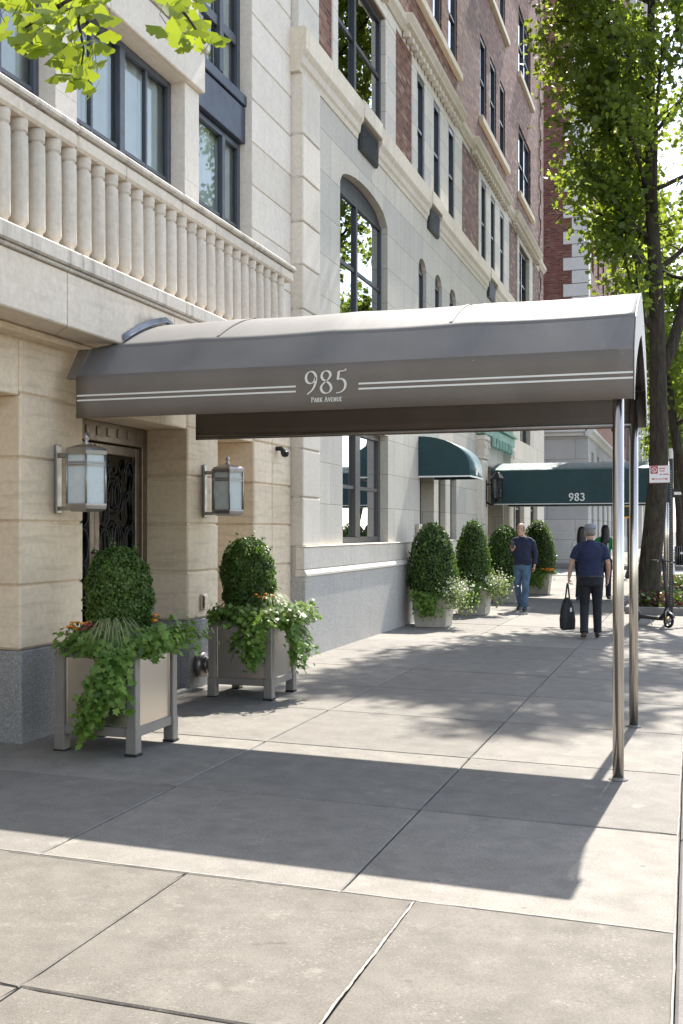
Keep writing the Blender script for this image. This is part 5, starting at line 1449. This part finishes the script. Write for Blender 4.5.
# ------------------------------------------------------------------ people
M['skin'] = mk('skin', (.46, .27, .19), .55, 0, .08, 12, Subsurface_Weight=.08)
M['navy_knit'] = mk('navy_knit', (.010, .015, .040), .85, 0, .3, 14, 1.0, 26)
M['navy_polo'] = mk('navy_polo', (.008, .014, .050), .8, 0, .3, 14, 1.0, 24)
M['denim'] = mk('blue_denim', (.060, .105, .170), .85, 0, .45, 9, 1.0, 30)
M['black_cloth'] = mk('black_trousers', (.011, .012, .018), .85, 0, .3, 12, 1.0, 26)
M['grey_hair'] = mk('grey_hair', (.20, .19, .18), .7, 0, .2, 60, .5, 150)
M['dark_hair'] = mk('dark_hair', (.014, .010, .008), .45, 0, .3, 40, .5, 120)
M['grey_cap'] = mk('grey_tweed', (.22, .225, .24), .9, 0, .25, 150, .4, 200)
M['leather'] = mk('brown_shoe_leather', (.035, .018, .012), .35, 0, .2)
M['dark_shoe'] = mk('dark_sneaker', (.03, .033, .045), .6, 0, .3, 20)
M['sole'] = mk('pale_sole', (.5, .48, .45), .8)
M['white_cloth'] = mk('white_cloth', (.62, .62, .62), .9, 0, .06)
M['green_cloth'] = mk('bright_green_jersey', (.01, .22, .055), .8, 0, .1)
M['eye'] = mk('eye', (.03, .02, .015), .2)
M['tote'] = mk('black_tote_fabric', (.012, .012, .014), .7, 0, .25, 20, .3, 150)

def voxel(mb, name, mat, parent, vox=.010, smooth=3):
    me = bpy.data.meshes.new('tmp'); me.from_pydata(mb.v, [], mb.f); me.update()
    import bmesh
    bm = bmesh.new(); bm.from_mesh(me); bmesh.ops.recalc_face_normals(bm, faces=bm.faces[:]); bm.to_mesh(me); bm.free()
    o = bpy.data.objects.new('tmp', me); COL.objects.link(o)
    a = o.modifiers.new('r', 'REMESH'); a.mode = 'VOXEL'; a.voxel_size = vox
    b = o.modifiers.new('s', 'SMOOTH'); b.iterations = smooth; b.factor = .5
    dg = bpy.context.evaluated_depsgraph_get(); dg.update()
    m2 = bpy.data.meshes.new_from_object(o.evaluated_get(dg))
    bpy.data.objects.remove(o); bpy.data.meshes.remove(me)
    m2.name = name; m2.materials.clear(); m2.materials.append(mat)
    m2.polygons.foreach_set('use_smooth', [True] * len(m2.polygons)); m2.update()
    return link(name, m2, parent)

def ell(mb, c, rx, ry, rz, n=16, k=10):
    mb.loft([[(c[0] + rx * math.sin(t) * math.cos(a), c[1] + ry * math.sin(t) * math.sin(a), c[2] - rz * math.cos(t)) for a in np.linspace(0, 2 * PI, n, endpoint=False)] for t in np.linspace(.12, PI - .12, k)])

def lerp(a, b, t): return tuple(np.array(a) * (1 - t) + np.array(b) * t)
def hand(mb, wrist, d, nrm, curl=.5, thumb_side=1):
    """palm, four unequal fingers bent at two knuckles towards nrm, thumb from the side of the palm"""
    d = Vector(d).normalized(); nv = Vector(nrm); nv = (nv - d * nv.dot(d)).normalized(); s = d.cross(nv) * thumb_side
    wr = Vector(wrist)
    mb.tube([tuple(wr - d * .03), tuple(wr), tuple(wr + d * .03), tuple(wr + d * .065), tuple(wr + d * .092)], [(.026, .021), (.027, .020), (.036, .018), (.041, .016), (.038, .012)], 12, hint=tuple(s))
    for i, (off, L) in enumerate(((.028, .070), (.010, .078), (-.009, .073), (-.027, .058))):
        p = wr + d * .082 + s * off; dd = (d + s * off * 1.2).normalized(); pts = [tuple(p)]
        for k, f in enumerate((.42, .32, .26)):
            ang = curl * (.7 + .5 * k); dd = (dd * math.cos(ang) + nv * math.sin(ang)).normalized(); p = p + dd * L * f; pts.append(tuple(p))
        mb.tube(pts, [.0095, .009, .0082, .007], 8)
    p = wr + d * .025 + s * .030; dd = (d * .7 + s * .75 + nv * .25).normalized(); pts = [tuple(p)]
    for k in range(2):
        p = p + dd * .034; pts.append(tuple(p)); dd = (dd * .85 + d * .3 + nv * .3 * (1 + curl)).normalized()
    p = p + dd * .02; pts.append(tuple(p)); mb.tube(pts, [.014, .011, .010, .008], 8)

def person(label, loc, rz, legs, arms, top_mat, leg_mat, shoe_mat, hair='short', sleeves='long', head_tilt=(0, 0), build=1.0, scale=1.0, curl=(.5, .5), hairmat='grey_hair', collar=True, belly=.0, group=None, nrm=None):
    """local frame: faces -Y. legs: [(hip, knee, ankle, toe_dir)]x2, arms: [(shoulder, elbow, wrist, hand_dir)]x2 (first = right hand side, -X)"""
    t = thing('person', label, 'person', loc, rz, group); t.scale = (scale,) * 3
    B = build
    # ---- body: head, neck, arms, hands and what the clothes hide, one continuous surface
    m = MB(); hx, hy = head_tilt; hc = Vector((hx * .5, -.015 + hy * .6, 1.615))
    def hp(x, y, z):   # head space, tilted about the neck
        v = Vector((x, y, z)); v = Matrix.Rotation(-hx, 3, 'Y') @ v; v = Matrix.Rotation(-hy * -1.0, 3, 'X') @ v if hy else v
        return tuple(hc + v)
    rings = []
    for z, rx, ry, cy in ((-.118, .030, .030, -.055), (-.105, .045, .048, -.040), (-.08, .056, .068, -.022), (-.045, .064, .082, -.010), (0, .071, .092, .0), (.045, .074, .098, .006), (.08, .069, .092, .010), (.108, .050, .068, .012), (.125, .022, .03, .012)):
        rings.append([hp(rx * math.cos(a), cy + ry * math.sin(a), z) for a in np.linspace(0, 2 * PI, 18, endpoint=False)])
    m.loft(rings)
    m.tube([hp(0, -.088, .018), hp(0, -.102, -.012), hp(0, -.110, -.028), hp(0, -.094, -.034)], [.010, .013, .016, .010], 8)        # nose
    m.tube([hp(-.035, -.084, .030), hp(0, -.094, .034), hp(.035, -.084, .030)], .010, 8)                                              # brow
    m.tube([hp(-.022, -.088, -.062), hp(0, -.096, -.060), hp(.022, -.088, -.062)], .008, 8)                                           # lips
    m.tube([hp(-.02, -.075, -.098), hp(.02, -.075, -.098)], .016, 8)                                                                  # chin
    for s in (-1, 1):
        m.loft([[hp(s * (.070 + dx), .012 + .018 * math.cos(a), -.006 + .032 * math.sin(a)) for a in np.linspace(0, 2 * PI, 10, endpoint=False)] for dx in (-.012, .008, .014)])
    m.tube([(0, .02, 1.38), (0, .012, 1.45), (hx * .25, .004, 1.50), tuple(hc + Vector((0, .012, -.06)))], [.066, .058, .054, .056], 14)
    def torso(mm, g, z0=.86):
        R_ = []
        for z, rx, ry, cy in ((z0, .155, .105, .005), (.95, .160, .115 + belly * .4, .004 - belly * .3), (1.05, .150, .110 + belly, -.002 - belly * .7), (1.15, .152, .110 + belly * .8, -.004 - belly * .5), (1.25, .165, .118 + belly * .3, 0), (1.33, .174, .115, .008), (1.375, .158, .100, .014), (1.42, .118, .080, .016), (1.47, .066, .060, .014)):
            if z < z0: continue
            R_.append([((rx * B + g) * math.copysign(abs(math.cos(a)) ** .85, math.cos(a)), cy + (ry * B + g) * math.copysign(abs(math.sin(a)) ** .85, math.sin(a)), z) for a in np.linspace(0, 2 * PI, 26, endpoint=False)])
        mm.loft(R_)
    torso(m, -.006)
    for i, (sh, elb, wri, hd) in enumerate(arms):
        m.tube([(sh[0] * .4, sh[1], sh[2] + .03), lerp(sh, elb, .06), lerp(sh, elb, .35), lerp(sh, elb, .75), elb, lerp(elb, wri, .3), lerp(elb, wri, .75), wri], [.038, .045, .045, .040, .037, .038, .031, .026], 12)
        hand(m, wri, hd, (nrm[i] if nrm else ((1 if i == 0 else -1), -.2, 0)), curl[i], 1 if i == 0 else -1)
    for hip, kn, an, td in legs:
        m.tube([hip, lerp(hip, kn, .5), kn, lerp(kn, an, .35), an], [.08, .068, .05, .05, .036], 12)
    body = voxel(m, 'body', M['skin'], t, .0065, 2)
    for s in (-1, 1):
        e = MB(); ell(e, hp(s * .031, -.082, .012), .011, .008, .007, 8, 6); e.build('eye', M['eye'], t, local=True)
    # ---- clothes
    m = MB(); torso(m, .012, .90)
    for sh, elb, wri, hd in arms:
        if sleeves == 'long': m.tube([(sh[0] * .35, sh[1], sh[2] + .048), (sh[0] * .78, sh[1], sh[2] + .018), lerp(sh, elb, .12), lerp(sh, elb, .45), elb, lerp(elb, wri, .4), lerp(elb, wri, .9)], [.050, .062, .066, .062, .056, .050, .040], 14)
        else: m.tube([(sh[0] * .35, sh[1], sh[2] + .048), (sh[0] * .78, sh[1], sh[2] + .018), lerp(sh, elb, .12), lerp(sh, elb, .45), lerp(sh, elb, .78)], [.050, .064, .070, .070, .068], 14)
    if collar: m.tube([(.062 * math.cos(a), .012 + .062 * math.sin(a), 1.475 + .018 * math.sin(a)) for a in np.linspace(0, 2 * PI, 22)], .015, 8)
    rr_ = random.Random(int(abs(loc[0] * 100)))
    for k in range(7):   # soft folds
        z = rr_.uniform(.95, 1.3); a = rr_.uniform(0, 2 * PI)
        m.tube([((.160 * B) * math.cos(a + q * .5), (.112 * B + belly * .5) * math.sin(a + q * .5), z + q * .10) for q in (-.5, 0, .5)], [.006, .016, .006], 8)
    voxel(m, 'sweater' if sleeves == 'long' else 'shirt', top_mat, t, .009, 3)
    m = MB()
    R_ = [[((.158 * B + g) * math.cos(a), .004 + (.113 * B + g + belly * .35) * math.sin(a), z) for a in np.linspace(0, 2 * PI, 22, endpoint=False)] for z, g in ((.80, -.01), (.84, .008), (.90, .008), (.965, .006))]
    m.loft(R_)
    for hip, kn, an, td in legs:
        m.tube([lerp(hip, kn, -.12), hip, lerp(hip, kn, .3), lerp(hip, kn, .7), kn, lerp(kn, an, .35), lerp(kn, an, .8), lerp(kn, an, 1.0)], [.095, .104, .096, .080, .070, .068, .062, .064], 14)
        for z in (.25, .5, .8): m.tube([tuple(np.array(lerp(kn, an, z)) + np.array((.05 * c, -.035, .015 * c))) for c in (-1, 0, 1)], .012, 6)
    voxel(m, 'jeans' if leg_mat == M['denim'] else 'trousers', leg_mat, t, .009, 3)
    for hip, kn, an, td in legs:
        d = Vector(td).normalized(); a = Vector(an); m = MB(); s_ = Vector((-d.y, d.x, 0)).normalized() if abs(d.z) < .95 else Vector((1, 0, 0))
        sole = a - Vector((0, 0, .075))
        pts = [sole - d * .075 + Vector((0, 0, .045)), sole - d * .02 + Vector((0, 0, .05)), sole + d * .05 + Vector((0, 0, .042)), sole + d * .12 + Vector((0, 0, .03)), sole + d * .178 + Vector((0, 0, .022))]
        m.tube([tuple(p) for p in pts], [(.034, .040), (.040, .046), (.044, .038), (.047, .028), (.030, .018)], 14, hint=tuple(s_))
        m.tube([tuple(a - Vector((0, 0, .04))), tuple(a + Vector((0, 0, .03)))], [.043, .044], 12)
        voxel(m, 'shoe', shoe_mat, t, .008, 2)
    # ---- hair
    m = MB()
    if hair in ('short', 'capped'):
        rings = []
        for z, f in ((-.05, 1.0), (-.01, 1.05), (.04, 1.06), (.08, 1.06), (.112, 1.0), (.132, .5)):
            base = {-.05: (.062, .080, -.008), -.01: (.070, .091, .0), .04: (.074, .098, .006), .08: (.069, .092, .010), .112: (.047, .066, .012), .132: (.03, .04, .012)}[z]
            rings.append([hp(base[0] * f * math.cos(a), base[2] + base[1] * f * math.sin(a), z) for a in np.linspace(-.62 if z < .1 else -1.3, PI + (.62 if z < .1 else 1.3), 22)])
        m.loft(rings, 0, True, False, False)
        o = m.build('hair', M[hairmat], t, local=True, fix=False); o.modifiers.new('t', 'SOLIDIFY').thickness = .006
    else:
        for k in range(26):
            a = PI * (-.12 + 1.24 * k / 25); x, y = .072 * math.cos(a), .095 * math.sin(a)
            m.tube([hp(x * .3, y * .3, .128), hp(x * .85, y * .85 + .004, .095), hp(x * 1.12, y * 1.1, .02), hp(x * 1.2, y * 1.15 + .01, -.10), (x * 1.35 + hx * .3, y * .9 + .06, 1.38), (x * 1.2, y * .7 + .09, 1.30 + .03 * math.sin(k * 2.1))], [.012, .018, .021, .021, .018, .008], 7)
        voxel(m, 'hair', M[hairmat], t, .008, 2)
    if hair == 'capped':
        m = MB()
        m.loft([[hp(rx * math.cos(a), cy + ry * math.sin(a), z) for a in np.linspace(0, 2 * PI, 24, endpoint=False)] for z, rx, ry, cy in ((.052, .080, .104, .006), (.075, .092, .118, -.006), (.10, .090, .114, -.012), (.125, .070, .085, -.012), (.136, .03, .04, -.01))])
        m.loft([[hp(.080 * math.cos(a) * f, -.085 + .075 * math.sin(a) * f, .055 + dz) for a in np.linspace(PI, 2 * PI, 14)] for f, dz in ((.6, .012), (1.0, -.004), (1.0, -.012), (.6, .0))], 0, True, False, False)
        m.build('flat_cap', M['grey_cap'], t, local=True)
    m = MB(); m.loft([[((.166 * B + g) * math.cos(a), .004 + (.122 * B + g + belly * .35) * math.sin(a), z) for a in np.linspace(0, 2 * PI, 26, endpoint=False)] for z, g in ((.925, .004), (.930, .010), (.960, .010), (.965, .004))], 0, True, False)
    m.build('belt', M['black'], t, local=True)
    return t

def walk(phase, s=1.0, side_gap=.085):
    """hip, knee, ankle and toe direction of both legs in mid stride; +phase puts the right (-X) leg forward (-Y)"""
    L = []
    for sx, f in ((-1, phase), (1, -phase)):
        hip = (sx * side_gap, 0, .90)
        if f > 0: L.append((hip, (sx * (side_gap + .005), -.02 - .16 * f, .49), (sx * (side_gap + .012), -.26 * f, .082), (sx * .12, -1, .06 * f)))
        else: L.append((hip, (sx * (side_gap + .005), -.03 + .06 * f, .48), (sx * (side_gap + .01), -.26 * f, .095), (sx * .12, -1, -.14 * -f)))
    return L
P1 = (-3.16, 21.45)
person('grey haired man in navy sweater and jeans walking towards the camera, looking at his phone', (P1[0], P1[1], gz(P1[0])), R(-6), walk(-.75),
       [((-.185, .015, 1.385), (-.235, .02, 1.15), (-.165, -.17, 1.215), (.32, -.75, .32)), ((.185, .015, 1.385), (.245, .04, 1.14), (.245, -.02, .90), (-.05, -.12, -1))],
       M['navy_knit'], M['denim'], M['dark_shoe'], 'short', 'long', (-.06, -.02), 1.08, .985, (.75, .45), belly=.025, nrm=[(.5, .2, .9), (-1, -.2, 0)])
ph = thing('mobile_phone', 'small dark mobile phone held by the man in jeans', 'phone', (P1[0] - .155, P1[1] - .285, gz(P1[0]) + 1.285), R(20))
m = MB(); m.box(-.036, .036, -.005, .005, -.06, .075, 0, .004); m.build('phone_body', M['black'], ph, local=True)
m = MB(); m.box(-.032, .032, .0055, .007, -.052, .068); m.build('screen', M['glass_dark'], ph, local=True)
P2 = (-1.42, 16.5)
person('man in navy polo shirt and grey flat cap walking away with a black bag', (P2[0], P2[1], gz(P2[0])), R(180 + 5), walk(.55, 1.0, .09),
       [((-.185, .015, 1.385), (-.255, .05, 1.15), (-.255, -.06, .92), (.05, -.25, -1)), ((.19, .015, 1.385), (.28, .04, 1.16), (.325, -.01, .93), (.05, -.05, -1))],
       M['navy_polo'], M['black_cloth'], M['leather'], 'capped', 'short', (.02, .03), 1.16, .975, (.5, 1.25), belly=.035, nrm=[(1, -.2, 0), (-1, .0, 0)])
bag = thing('tote_bag', 'black shoulder bag hanging from the hand of the man in the flat cap', 'bag', (P2[0] - .345, P2[1] + .03, gz(P2[0]) + .12), R(48))
m = MB(); rings = []
for z, w_, d_ in ((0, .115, .05), (.02, .125, .065), (.15, .13, .07), (.30, .11, .06), (.42, .085, .035), (.47, .05, .02)):
    rings.append([(w_ * math.copysign(abs(math.cos(a)) ** .6, math.cos(a)), d_ * math.copysign(abs(math.sin(a)) ** .6, math.sin(a)), z + .012 * math.sin(3 * a)) for a in np.linspace(0, 2 * PI, 26, endpoint=False)])
m.loft(rings); voxel(m, 'bag_body', M['tote'], bag, .01, 3)
for s in (-1, 1):
    m = MB(); m.tube([(s * .07, .025 * s, .40), (s * .045, .02 * s, .55), (s * .02, .01 * s, .665), (0, 0, .69)], [(.016, .006)] * 4, 8); m.build('strap', M['tote'], bag, local=True)
m = MB(); m.box(-.015, .022, -.074, -.068, .27, .33); m.build('tag_print', M['white_cloth'], bag, local=True)
P3 = (-2.33, 25.0)
person('dark haired woman in a pale grey top walking ahead of the man in the cap', (P3[0], P3[1], gz(P3[0])), R(178), walk(.5),
       [((-.17, .015, 1.38), (-.22, .04, 1.14), (-.22, -.05, .92), (.05, -.2, -1)), ((.17, .015, 1.38), (.22, .03, 1.14), (.24, -.02, .91), (.05, -.05, -1))],
       M['white_cloth'], M['black_cloth'], M['dark_shoe'], 'long', 'short', (.05, 0), .88, .96, (.5, .5), 'dark_hair')
P4 = (-1.9, 25.6)
pg = person('dark haired person in a bright green shirt walking ahead, beside the steel poles', (P4[0], P4[1], gz(P4[0])), R(183), walk(-.5),
       [((-.17, .015, 1.38), (-.22, .04, 1.14), (-.22, -.05, .92), (.05, -.2, -1)), ((.17, .015, 1.38), (.22, .03, 1.14), (.24, -.02, .91), (.05, -.05, -1))],
       M['green_cloth'], M['black_cloth'], M['leather'], 'long', 'short', (-.05, 0), .9, .985, (.5, .5), 'dark_hair')
m = MB(); m.box(-.10, -.07, .135, .142, 1.16, 1.32); m.box(-.07, -.02, .135, .142, 1.16, 1.19); m.build('shirt_print', M['white_cloth'], pg, local=True)

# ------------------------------------------------------------------ electric scooter leaning at the tree bed
sc_f = np.array([-.36, 18.72]); sc_r = np.array([-.93, 19.42]); dv = sc_f - sc_r; L = float(np.linalg.norm(dv)); ang = math.atan2(dv[1], dv[0])
s = thing('electric_scooter', 'black electric kick scooter parked at the tree bed by the sign post', 'scooter', (sc_r[0], sc_r[1], gz(-.6)), ang)
s.rotation_euler = (R(-4), 0, ang)
for x, nm in ((0, 'rear'), (L, 'front')):
    m = MB(); m.tube([(x + .10 * math.cos(a), .0, .125 + .10 * math.sin(a)) for a in np.linspace(0, 2 * PI, 30)], .024, 10); w_ = m.build('wheel', M['rubber'], s, local=True)
    m = MB(); m.tube([(x, -.03, .125), (x, .03, .125)], .030, 14)
    for k in range(5): m.tube([(x, 0, .125), (x + .085 * math.cos(k * 1.257), 0, .125 + .085 * math.sin(k * 1.257))], .009, 6)
    m.tube([(x + .083 * math.cos(a), .0, .125 + .083 * math.sin(a)) for a in np.linspace(0, 2 * PI, 24)], .008, 6); m.build('hub', M['nickel'], w_, local=True)
m = MB(); m.box(.10, L - .20, -.075, .075, .115, .165, 0, .015); m.tube([(L - .21, 0, .15), (L - .10, 0, .24), (L - .06, 0, .38)], [.035, .032, .03], 10); m.box(-.02, .12, -.055, -.035, .10, .14); m.box(-.02, .12, .035, .055, .10, .14); m.build('deck', M['black'], s, local=True)
m = MB(); m.box(.12, L - .22, -.065, .065, .166, .170); m.build('deck_mat', M['rubber'], s, local=True)
m = MB(); m.tube([(L - .05, 0, .34), (L - .16, 0, .80), (L - .235, 0, 1.10)], [.030, .024, .022], 10); m.build('stem', M['black'], s, local=True)
m = MB(); m.tube([(L - .01, -.045, .125), (L - .03, -.045, .27), (L - .05, 0, .30), (L - .03, .045, .27), (L - .01, .045, .125)], .012, 8); m.build('fork', M['nickel'], s, local=True)
m = MB(); m.tube([(L - .235, -.22, 1.10), (L - .235, -.06, 1.115), (L - .235, .06, 1.115), (L - .235, .22, 1.10)], .014, 8)
m.box(L - .26, L - .21, -.045, .045, 1.105, 1.15, 0, .01); hb = m.build('handlebar', M['black'], s, local=True)
for k in (-1, 1):
    m = MB(); m.tube([(L - .235, k * .13, 1.107), (L - .235, k * .24, 1.098)], .019, 10); m.build('grip', M['rubber'], hb, local=True)
    m = MB(); m.tube([(L - .215, k * .11, 1.10), (L - .17, k * .16, 1.09)], .006, 6); m.build('brake_lever', M['nickel'], hb, local=True)
for x in (0, L):
    m = MB(); m.loft([[(x + rr2 * math.cos(a), yy, .125 + rr2 * math.sin(a)) for a in np.linspace(.4, 2.5, 12)] for rr2, yy in ((.135, -.03), (.142, 0), (.135, .03))], 0, True, False, False); f_ = m.build('fender', M['black'], s, local=True, fix=False); f_.modifiers.new('t', 'SOLIDIFY').thickness = .004
m = MB(); m.box(L - .02, L + .025, -.052, -.046, .13, .19, 0, .002); m.build('reflector', M['yellow'], s, local=True)
m = MB(); m.tube([(.30, .07, .12), (.27, .16, .01)], .008, 6); m.build('kickstand', M['nickel'], s, local=True)
m = MB(); m.tube([(L - .04, .02, .34), (L - .10, .05, .70), (L - .20, .03, 1.08)], .005, 6); m.build('brake_cable', M['rubber'], s, local=True)

# ------------------------------------------------------------------ signs, signal, bin
sx, sy = -.345, 20.5
p = thing('parking_sign', 'white parking sign with red print on a dark perforated post before the nearest tree', 'sign', (sx, sy, gz(sx)))
m = MB(); m.box(-.034, .034, -.022, .022, -.1, 2.92, 0, .004); m.build('post', M['black'], p, local=True)
m = MB()
for k in range(54): m.box(-.007, .007, -.0235, -.0222, .3 + k * .045, .314 + k * .045)
m.build('post_holes', M['nickel'], p, local=True)
m = MB(); poly = [(-.375, 2.48), (-.02, 2.485), (-.02, 2.80), (-.375, 2.795)]; m.prism(poly, 'y', -.034, -.028); bd = m.build('sign_board', M['white_paint'], p, local=True)
m = MB(); X0 = -.355
def flat(x0, x1, z0, z1, y=-.0355): m.box(x0, x1, y - .0008, y, z0, z1)
flat(X0, X0 + .125, 2.65, 2.785)
flat(-.31, -.08, 2.548, 2.560)
m.add([(-.345, -.036, 2.554), (-.30, -.036, 2.575), (-.30, -.036, 2.533)], [(0, 1, 2)]); m.add([(-.05, -.036, 2.554), (-.095, -.036, 2.575), (-.095, -.036, 2.533)], [(0, 2, 1)])
for (a, b_, z) in ((-.21, -.10, 2.735), (-.20, -.11, 2.69), (-.20, -.155, 2.63), (-.14, -.04, 2.63)): flat(a, b_, z, z + .016)
for (x0, x1, z0, z1) in ((-.372, -.022, 2.484, 2.489), (-.372, -.022, 2.79, 2.795)): flat(x0, x1, z0, z1)
m.build('red_print', M['red_print'], bd, local=True)
m = MB(); m.tube([(X0 + .0625 + .042 * math.cos(a), -.037, 2.717 + .045 * math.sin(a)) for a in np.linspace(0, 2 * PI, 24)], .006, 6); m.tube([(X0 + .035, -.0375, 2.75), (X0 + .09, -.0375, 2.685)], .005, 6); m.tube([(X0 + .062, -.0375, 2.735), (X0 + .05, -.0375, 2.69), (X0 + .08, -.0375, 2.69)], .006, 6); m.build('sign_symbol', M['white_paint'], bd, local=True)

sx, sy = -.62, 36.6
p = thing('traffic_signal', 'pale street corner pole with yellow signal box and black one way arrow sign', 'traffic signal', (sx, sy, gz(sx)))
m = MB(); m.lathe([(.16, 0), (.16, .08), (.10, .5), (.075, .9), (.07, 4.2), (.06, 4.25)], (0, 0, 0), 14); m.build('pole', M['white_stone'], p, local=True)
m = MB(); m.box(-.30, -.06, -.12, .12, 2.15, 2.55, 0, .02); m.box(-.06, 0, -.03, .03, 2.3, 2.36); m.build('signal_box', M['yellow'], p, local=True)
m = MB(); m.box(.06, .98, -.10, -.09, 2.66, 2.95); b_ = m.build('one_way_sign', M['black'], p, local=True)
m = MB(); y = -.103; m.add([(.10, y, 2.76), (.62, y, 2.76), (.62, y, 2.70), (.92, y, 2.805), (.62, y, 2.91), (.62, y, 2.85), (.10, y, 2.85)], [(0, 1, 2, 3, 4, 5, 6)]); m.build('arrow', M['white_paint'], b_, local=True)
sx, sy = -2.02, 37.4
p = thing('traffic_signal', 'yellow pedestrian signal on a dark corner pole seen between the steel canopy poles', 'traffic signal', (sx, sy, gz(sx)))
m = MB(); m.tube([(.05, .12, 0), (.05, .12, 3.2)], .06, 12); m.lathe([(.14, 0), (.14, .1), (.07, .3)], (.05, .12, 0), 12); m.build('pole', M['black'], p, local=True)
m = MB(); m.box(-.18, .22, -.14, .05, 2.0, 2.42, 0, .025); h_ = m.build('signal_box', M['yellow'], p, local=True)
m = MB(); m.box(-.13, .17, -.15, -.14, 2.05, 2.37); m.build('lens', M['black'], h_, local=True)
p = thing('litter_bin', 'dark round street litter bin across the side street', 'bin', (-.42, 53.4, -.03))
m = MB(); m.lathe([(.26, 0), (.27, .05), (.30, .82), (.31, .86), (.27, .86), (.25, .78)], (0, 0, 0), 20)
m.build('bin_body', M['iron'], p, local=True)
m = MB()
for k in range(20):
    a = 2 * PI * k / 20; m.tube([(.285 * math.cos(a), .285 * math.sin(a), .04), (.315 * math.cos(a), .315 * math.sin(a), .84)], .012, 5)
m.build('slats', M['nickel'], p, local=True)
m = MB(); m.box(-.06, .06, -.33, -.32, .5, .6); m.build('notice', M['white_paint'], p, local=True)
